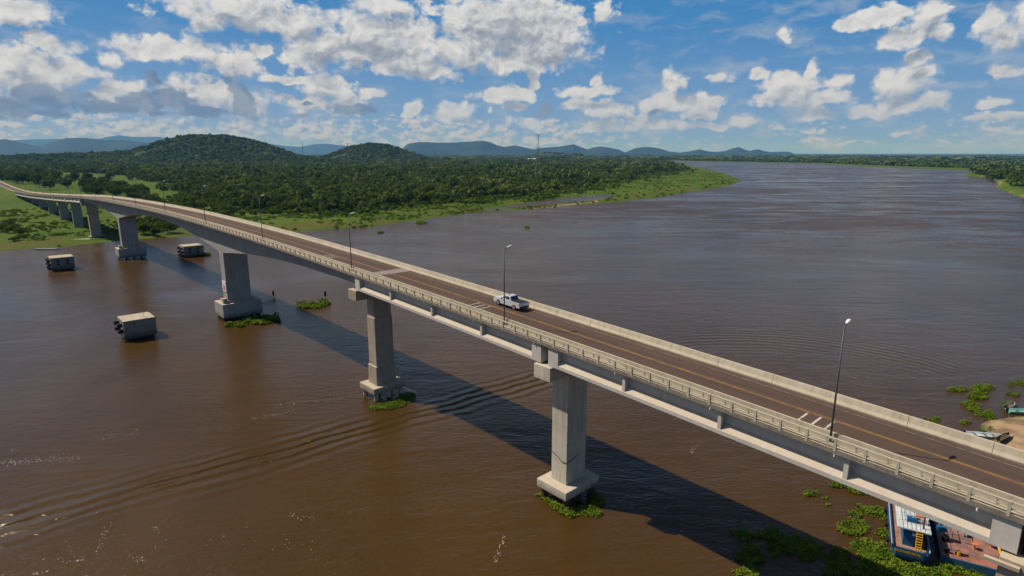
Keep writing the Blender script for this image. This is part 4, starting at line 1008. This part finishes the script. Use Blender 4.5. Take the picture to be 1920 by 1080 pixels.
mb = MB(); c_ = at(155, 448, 1.0); mb.box(c_[0]-5, c_[0]+4, c_[1]-1.5, c_[1]+1.5, -.3, 1.0); o = mb.build('concrete_slab', M['pier'], bevel=.05); tagthing(o, 'low pale concrete slab on the bank beside the first land pier', 'slab')

# ------------------------------------------------------------------ towers and cables
def tower(x, y, h, label, wdt=8.0):
    z0 = float(terrain(np.array([x]), np.array([y]))[0]); root = empty('pylon', (x, y, z0))
    mb = MB(); r = .13
    def wz(z): return wdt/2*(1-z/h*.86) if z < h*.8 else wdt/2*.18
    lv = [0]; z = 0
    while z < h*.98: z += max(2.2, wz(z)*1.25); lv.append(min(z, h))
    C = lambda z, i: (x+wz(z)*(1 if i in (1, 2) else -1), y+wz(z)*(1 if i in (2, 3) else -1), z0+z)
    for a, b_ in zip(lv[:-1], lv[1:]):
        for i in range(4):
            mb.tube(C(a, i), C(b_, i), r, n=4); j = (i+1) % 4
            mb.tube(C(a, i), C(b_, j), r*.6, n=3, cap=False); mb.tube(C(a, j), C(b_, i), r*.6, n=3, cap=False); mb.tube(C(b_, i), C(b_, j), r*.6, n=3, cap=False)
    mb.build('lattice_mast', M['steel'], root)
    for zz, ln in ((h*.99, 5.5), (h*.72, 8.0)):
        mb = MB()
        for sx in (-1, 1):
            for sy in (-1, 1): mb.tube((x, y+sy*.7, z0+zz), (x+sx*ln, y, z0+zz), r*.8, n=4); mb.tube((x, y+sy*.7, z0+zz-1.6), (x+sx*ln, y, z0+zz), r*.6, n=4)
        mb.build('cross_arm', M['steel'], root)
    tagthing(root, label, 'pylon', 'power line pylons across the plain'); return z0
tower(36, 850, 66, 'tall lattice pylon in the forest, nearest, standing above the horizon')
tower(-240, 1303, 38, 'lower lattice pylon beyond the first, against the forest', 9)
tower(-425, 1600, 66, 'thin pylon in front of the round second hill')
tower(-780, 2300, 70, 'faint pylon between the two wooded hills')
def cable(a, b_, sag, label, r=.05, n=40):
    a = np.array(a, float); b_ = np.array(b_, float); pts = []
    for i in range(n+1):
        t = i/n; p_ = a+(b_-a)*t; p_[2] -= 4*sag*t*(1-t); pts.append(p_)
    mb = MB(); 
    for u, v in zip(pts[:-1], pts[1:]): mb.tube(u, v, r, r, 4, cap=False)
    o = mb.build('power_cable', M['cable']); tagthing(o, label, 'cable', 'power cables')
for k, (dxx, zz, sg) in enumerate(((-8, 49, 36), (8, 49, 37), (-5, 66, 34), (5, 66, 34))):
    cable((36+dxx, 850, zz), (1010+dxx, 1060, zz+2), sg, 'thin power cable sagging over the river from the nearest pylon', r=.045)
tower(1010, 1060, 68, 'pylon on the right bank at the far end of the river cables')
# a long white shed far off
c_ = at(997, 291.5, 2.0); yy = 3300.; xx = (997-960)/FPX*yy/CP
xx = ray(997, 291)[0]/ray(997, 291)[1]*yy
mb = MB(); mb.box(xx-20, xx+20, yy-12, yy+12, 0, 12); sh = empty('warehouse', (xx, yy, 0)); mb.build('wall', M['white_wall'], sh); mb = MB()
mb.add([(xx-21, yy-13, 12), (xx+21, yy-13, 12), (xx+21, yy+13, 12), (xx-21, yy+13, 12), (xx-21, yy, 15), (xx+21, yy, 15)], [(0, 1, 5, 4), (2, 3, 4, 5), (1, 2, 5), (3, 0, 4), (3, 2, 1, 0)]); mb.build('roof', M['white_wall'], sh)
tagthing(sh, 'long white shed far off beyond the forest', 'shed')

# ------------------------------------------------------------------ trees
def crown_quads(nq, size, seed, lumps=7, flat=.62, spread=.62):
    g = np.random.default_rng(seed)
    C = np.stack([g.normal(0, spread*.55, lumps), g.normal(0, spread*.55, lumps), .62+g.normal(0, .13, lumps)], 1); C[0] = (0, 0, .72)
    Rr = .30+.22*g.random(lumps); Rr[0] = .5
    k = g.integers(0, lumps, nq); d = g.normal(size=(nq, 3)); d[:, 2] = d[:, 2]*.9+.35; d /= np.linalg.norm(d, axis=1)[:, None]
    r = Rr[k]*(.72+.34*g.random(nq)); pts = C[k]+d*r[:, None]*np.array([1, 1, flat*1.25])
    pts[:, 2] = np.clip(pts[:, 2], .12, None)
    nrm = d*1.1+g.normal(0, .55, (nq, 3)); nrm /= np.linalg.norm(nrm, axis=1)[:, None]
    t = np.cross(nrm, g.normal(size=(nq, 3))); t /= np.linalg.norm(t, axis=1)[:, None]; b_ = np.cross(nrm, t); sz = (size*(.6+.8*g.random(nq)))[:, None]
    return np.stack([pts-t*sz, pts-b_*sz*.8, pts+t*sz, pts+b_*sz*.8], 1).reshape(-1, 3)
def trunk_mb(seed):
    g = np.random.default_rng(seed); mb = MB(); mb.tube((0, 0, -.05), (.02, 0, .42), .035, .022, 7)
    for k in range(5):
        a = 2*math.pi*(k+g.random()*.5)/5; mb.tube((.01, 0, .26+.03*k), (.38*math.cos(a), .38*math.sin(a), .58+.1*g.random()), .017, .006, 5)
    return mb
protos = []
for i in range(7):
    v = crown_quads(620, .085, 100+i, lumps=8 if i < 5 else 5, spread=.62 if i < 5 else .8)
    cm = np_mesh('crown', v, np.arange(len(v)), 4, M['leaf'], link=False).data
    to_ = trunk_mb(200+i).build('trunk', M['bark']); tm = to_.data; bpy.data.objects.remove(to_); protos.append((cm, tm))
def tree(x, y, r, h, label, cat='tree', group=None, i=None):
    i = rng.integers(0, 7) if i is None else i
    z = float(terrain(np.array([x]), np.array([y]))[0]); root = empty('tree' if cat == 'tree' else 'bush', (x, y, z-.15)); root.rotation_euler = (0, 0, rng.random()*6.28)
    c = bpy.data.objects.new('crown', protos[i][0]); t = bpy.data.objects.new('trunk', protos[i][1])
    for o_ in (c, t): COL.objects.link(o_); o_.parent = root; o_.scale = (r, r, h)
    tagthing(root, label, cat, group); return root
taken = []
ORD = ['first', 'second', 'third', 'fourth', 'fifth', 'sixth', 'seventh', 'eighth', 'ninth', 'tenth', 'eleventh', 'twelfth', 'thirteenth', 'fourteenth', 'fifteenth', 'sixteenth', 'seventeenth', 'eighteenth', 'nineteenth']
def scatter_px(poly, n, rr_, hh_, label, cat, group):
    poly = np.array(poly, float); k = 0; tries = 0
    W_ = np.array([at(a, b_, 2)[:2] for a, b_ in poly])
    lo, hi = W_.min(0), W_.max(0)
    made = []
    while k < n and tries < 6000:
        tries += 1; p_ = lo+(hi-lo)*rng.random(2)
        if sdist(np.array([p_[0]]), np.array([p_[1]]), W_)[0] < 0: continue
        if terrain(np.array([p_[0]]), np.array([p_[1]]))[0] < .15: continue
        s_, o_ = so_of(*p_)
        if abs(o_) < 7.5 and s_ < 2200: continue
        r = rr_[0]+(rr_[1]-rr_[0])*rng.random()
        if any((p_[0]-a)**2+(p_[1]-b_)**2 < (.62*(r+c))**2 for a, b_, c in taken): continue
        taken.append((p_[0], p_[1], r)); made.append(tree(p_[0], p_[1], r, r*(hh_[0]+(hh_[1]-hh_[0])*rng.random()), label, cat, group)); k += 1
    if len(made) <= 12:
        for j, t_ in enumerate(sorted(made, key=lambda q_: q_.location.x/q_.location.y)): t_['label'] = ORD[j]+' from the left: '+label
scatter_px([(0,338),(60,330),(150,335),(214,340),(216,352),(190,362),(120,357),(50,352),(0,345)], 46, (6, 10), (1.3, 1.7), 'dark green tree in the grove between the meadow and the curving road', 'tree', 'trees of the grove behind the road')
scatter_px([(150,366),(225,352),(300,370),(298,384),(235,378),(170,372)], 24, (5, 8), (1.2, 1.6), 'round dark tree just behind the bridge parapet where the road crests', 'tree', 'trees behind the crest of the bridge')
scatter_px([(300,386),(420,392),(440,402),(425,412),(300,400)], 12, (4, 7), (1.0, 1.4), 'low dark bush beside the meadow behind the bridge', 'bush', 'bushes behind the bridge')
scatter_px([(0,428),(25,415),(45,438),(62,450),(30,452),(0,448)], 11, (2.2, 4.2), (.8, 1.15), 'dark bush on the left bank in front of the approach piers', 'bush', 'bushes in front of the approach')
scatter_px([(245,428),(300,420),(330,440),(300,452),(250,445)], 9, (3.5, 6), (1.0, 1.3), 'bush under the bridge arch on the left bank', 'bush', 'bushes under the arch')
scatter_px([(430,404),(520,394),(540,402),(500,408),(450,410)], 7, (3, 4.5), (.9, 1.2), 'small bush in the middle of the green meadow', 'bush', 'meadow bushes')
scatter_px([(220,335),(330,345),(440,392),(640,398),(780,384),(900,372),(1000,366),(1100,352),(1200,330),(1280,318),(1280,312),(1200,322),(1090,343),(990,356),(880,361),(770,371),(640,384),(450,376),(340,334)], 150, (4, 7.5), (1.1, 1.6), 'leafy tree along the front edge of the wide forest', 'tree', 'trees along the forest edge')
scatter_px([(1850,330),(1920,352),(1920,340),(1880,324)], 22, (6, 9), (1.1, 1.5), 'tree on the low cliff of the right bank', 'tree', 'trees on the right bank')

# the rest of the wood, bushes on the bank
def lattice(x0, x1, y0, y1, d, seed):
    g = np.random.default_rng(seed); nx = int((x1-x0)/d); ny = int((y1-y0)/d)
    X_, Y_ = np.meshgrid(np.arange(nx), np.arange(ny)); X_ = x0+(X_+(Y_ % 2)*.5+g.uniform(-.42, .42, X_.shape))*d; Y_ = y0+(Y_+g.uniform(-.42, .42, Y_.shape))*d
    return X_.ravel(), Y_.ravel()
AV = []; AT = []
def forest_tier(x0, x1, y0, y1, d, rmin, rmax, nq, size, r0, r1, hk, seed, edge=0.0, regions=(WOOD, WOODF, WOODR), thin=.0, flat=(1.1, 1.6)):
    g = np.random.default_rng(seed); X_, Y_ = lattice(x0, x1, y0, y1, d, seed); r = np.hypot(X_, Y_)
    k = (r >= rmin) & (r < rmax) & (np.abs(np.arctan2(X_, Y_)) < R_(50)); X_, Y_ = X_[k], Y_[k]
    w_ = np.maximum.reduce([sdist(X_, Y_, R__) for R__ in regions]); zt = terrain(X_, Y_); s_, o_ = so_of(X_, Y_)
    gap = fnoise(X_/90., Y_/90., 3, 77); wob = (fnoise(X_/45., Y_/45., 3, 91)-.5)*np.clip(np.hypot(X_, Y_)/14, 20, 90)
    k = (w_+wob > edge) & (zt > .2) & ~((np.abs(o_) < 12) & (s_ < 2200)) & (gap > thin); X_, Y_, zt, gap = X_[k], Y_[k], zt[k], gap[k]; n = len(X_)
    if n == 0: return
    T_ = np.stack([crown_quads(nq, size, seed*50+i, lumps=6) for i in range(8)]); print('tier', seed, n, n*nq)
    ti = g.integers(0, 8, n); rad = r0+(r1-r0)*g.random(n)**1.8*(.6+.9*gap); hh = rad*g.uniform(flat[0], flat[1], n); a = g.random(n)*6.28
    v = T_[ti]; c_, s2 = np.cos(a)[:, None], np.sin(a)[:, None]
    vx = (v[:, :, 0]*c_-v[:, :, 1]*s2)*rad[:, None]+X_[:, None]; vy = (v[:, :, 0]*s2+v[:, :, 1]*c_)*rad[:, None]+Y_[:, None]; vz = v[:, :, 2]*hh[:, None]+zt[:, None]-.3
    AV.append(np.stack([vx, vy, vz], -1).reshape(-1, 3).astype(np.float32))
    ln = fnoise(X_/60., Y_/60., 3, 55); tn = np.clip(.05+.95*g.random(n)**1.6+.9*(ln-.5), 0, 1); AT.append(np.repeat(tn, nq*4).astype(np.float32))
forest_tier(-900, 560, 380, 1000, 7.4, 380, 900, 110, .17, 2.8, 8.0, 1, 1, edge=3, thin=.27, flat=(.75, 1.35))
forest_tier(-1500, 1250, 600, 1700, 11., 900, 1600, 54, .26, 4.2, 10.5, 1, 2, edge=4, thin=.25, flat=(.7, 1.25))
forest_tier(-3200, 2700, 1200, 3700, 17., 1600, 3600, 26, .36, 6.5, 13, 1, 3, edge=5, thin=.24, flat=(.6, 1.0))
V = np.concatenate(AV); TT = np.concatenate(AT)
o = np_mesh('forest', V, np.arange(len(V)), 4, M['forest'], {'tint': TT}); tagthing(o, 'wide dark green forest covering the plain and both rounded hills', 'forest', kind='stuff')
print('forest quads', len(V)//4)
# very far woods, low canopy strips
AV = []; AT = []
forest_tier(-7000, 7000, 3400, 9000, 70., 3600, 9000, 14, .5, 32, 60, 1, 5, edge=5, thin=.40, flat=(.16, .26))
V = np.concatenate(AV); TT = np.concatenate(AT)
o = np_mesh('far_woodland', V, np.arange(len(V)), 4, M['forest'], {'tint': TT}); tagthing(o, 'distant strips of woodland near the horizon', 'woodland', kind='stuff')
# undergrowth on the banks
AV = []; AT = []
def tufts(n, dist_lo, dist_hi, r0, r1, seed, box):
    g = np.random.default_rng(seed); X_ = g.uniform(box[0], box[1], n); Y_ = g.uniform(box[2], box[3], n)
    z, dl_, dr_, df_, dp_ = terrain(X_, Y_, True); s_, o_ = so_of(X_, Y_); nn = fnoise(X_/18., Y_/18., 4, seed)
    k = (z > .02) & (np.maximum(dl_, dr_) > dist_lo) & (np.maximum(dl_, dr_) < dist_hi) & (dp_ < 0) & ~((np.abs(o_) < 7) & (s_ > BR_END-30)) & (nn > .5) & ~((np.hypot(X_-80, Y_-85) < 60) & (nn < .62))
    X_, Y_, z, nn = X_[k], Y_[k], z[k], nn[k]; m_ = len(X_); nq = 22
    T_ = np.stack([crown_quads(nq, .3, seed*9+i, lumps=4) for i in range(6)]); ti = g.integers(0, 6, m_); rad = r0+(r1-r0)*g.random(m_)**2; v = T_[ti]
    vx = v[:, :, 0]*rad[:, None]*1.2+X_[:, None]; vy = v[:, :, 1]*rad[:, None]*1.2+Y_[:, None]; vz = (v[:, :, 2]-.2)*rad[:, None]*.8+z[:, None]
    AV.append(np.stack([vx, vy, vz], -1).reshape(-1, 3)); AT.append(np.repeat(np.clip(g.random(m_)*.7+(nn-.5), 0, 1), nq*4))
tufts(17000, -1, 260, .4, 1.9, 61, (-420, 40, 240, 560))
tufts(9000, -1, 160, .5, 2.2, 62, (0, 420, 440, 1300))
tufts(500, 1, 60, .4, 1.1, 63, (70, 160, 60, 130))
# scrub thinning out from the forest edge into the marsh grass
def fringe(n, r0, r1, seed, box):
    g = np.random.default_rng(seed); X_ = g.uniform(box[0], box[1], n); Y_ = g.uniform(box[2], box[3], n)
    z, dl_, dr_, df_, dp_ = terrain(X_, Y_, True); w_ = sdist(X_, Y_, WOOD); s_, o_ = so_of(X_, Y_); nn = fnoise(X_/30., Y_/30., 4, seed)
    k = (z > .15) & (dp_ < -4) & (dl_ > 12) & (w_ < 12) & (w_ > -90*(nn-.30)) & (np.abs(o_) > 9); X_, Y_, z, nn = X_[k], Y_[k], z[k], nn[k]; m_ = len(X_); nq = 34
    T_ = np.stack([crown_quads(nq, .26, seed*9+i, lumps=5) for i in range(6)]); ti = g.integers(0, 6, m_); rad = r0+(r1-r0)*g.random(m_)**1.6; v = T_[ti]
    AV.append(np.stack([v[:, :, 0]*rad[:, None]+X_[:, None], v[:, :, 1]*rad[:, None]+Y_[:, None], (v[:, :, 2]-.15)*rad[:, None]*.9+z[:, None]], -1).reshape(-1, 3)); AT.append(np.repeat(np.clip(g.random(m_)*.8, 0, 1), nq*4))
fringe(9000, 1.2, 4.2, 71, (-330, 120, 380, 780)); fringe(6000, 1.5, 5.0, 72, (60, 460, 650, 1500))
V = np.concatenate(AV); TT = np.concatenate(AT)
o = np_mesh('undergrowth', V, np.arange(len(V)), 4, M['bush'], {'tint': TT}); tagthing(o, 'low scrub and tall grass tufts over the river banks', 'undergrowth', kind='stuff')

# ------------------------------------------------------------------ air
m = bpy.data.materials.new('air_haze'); m.use_nodes = True; T = NT(m.node_tree); T.n.clear(); o_ = T.node('ShaderNodeOutputMaterial'); pv = T.node('ShaderNodeVolumePrincipled')
pv.inputs['Color'].default_value = rgb(.12, .40, 1.0); pv.inputs['Absorption Color'].default_value = rgb(1, 1, 1); pv.inputs['Density'].default_value = 4.3e-5; pv.inputs['Anisotropy'].default_value = 0
T.l.new(pv.outputs[0], o_.inputs['Volume'])
mb = MB(); mb.box(-60500, 60500, -60500, 60500, -5, 760); hz = mb.build('haze', m); hz['kind'] = 'stuff'; hz['label'] = 'pale blue air haze over the whole plain'
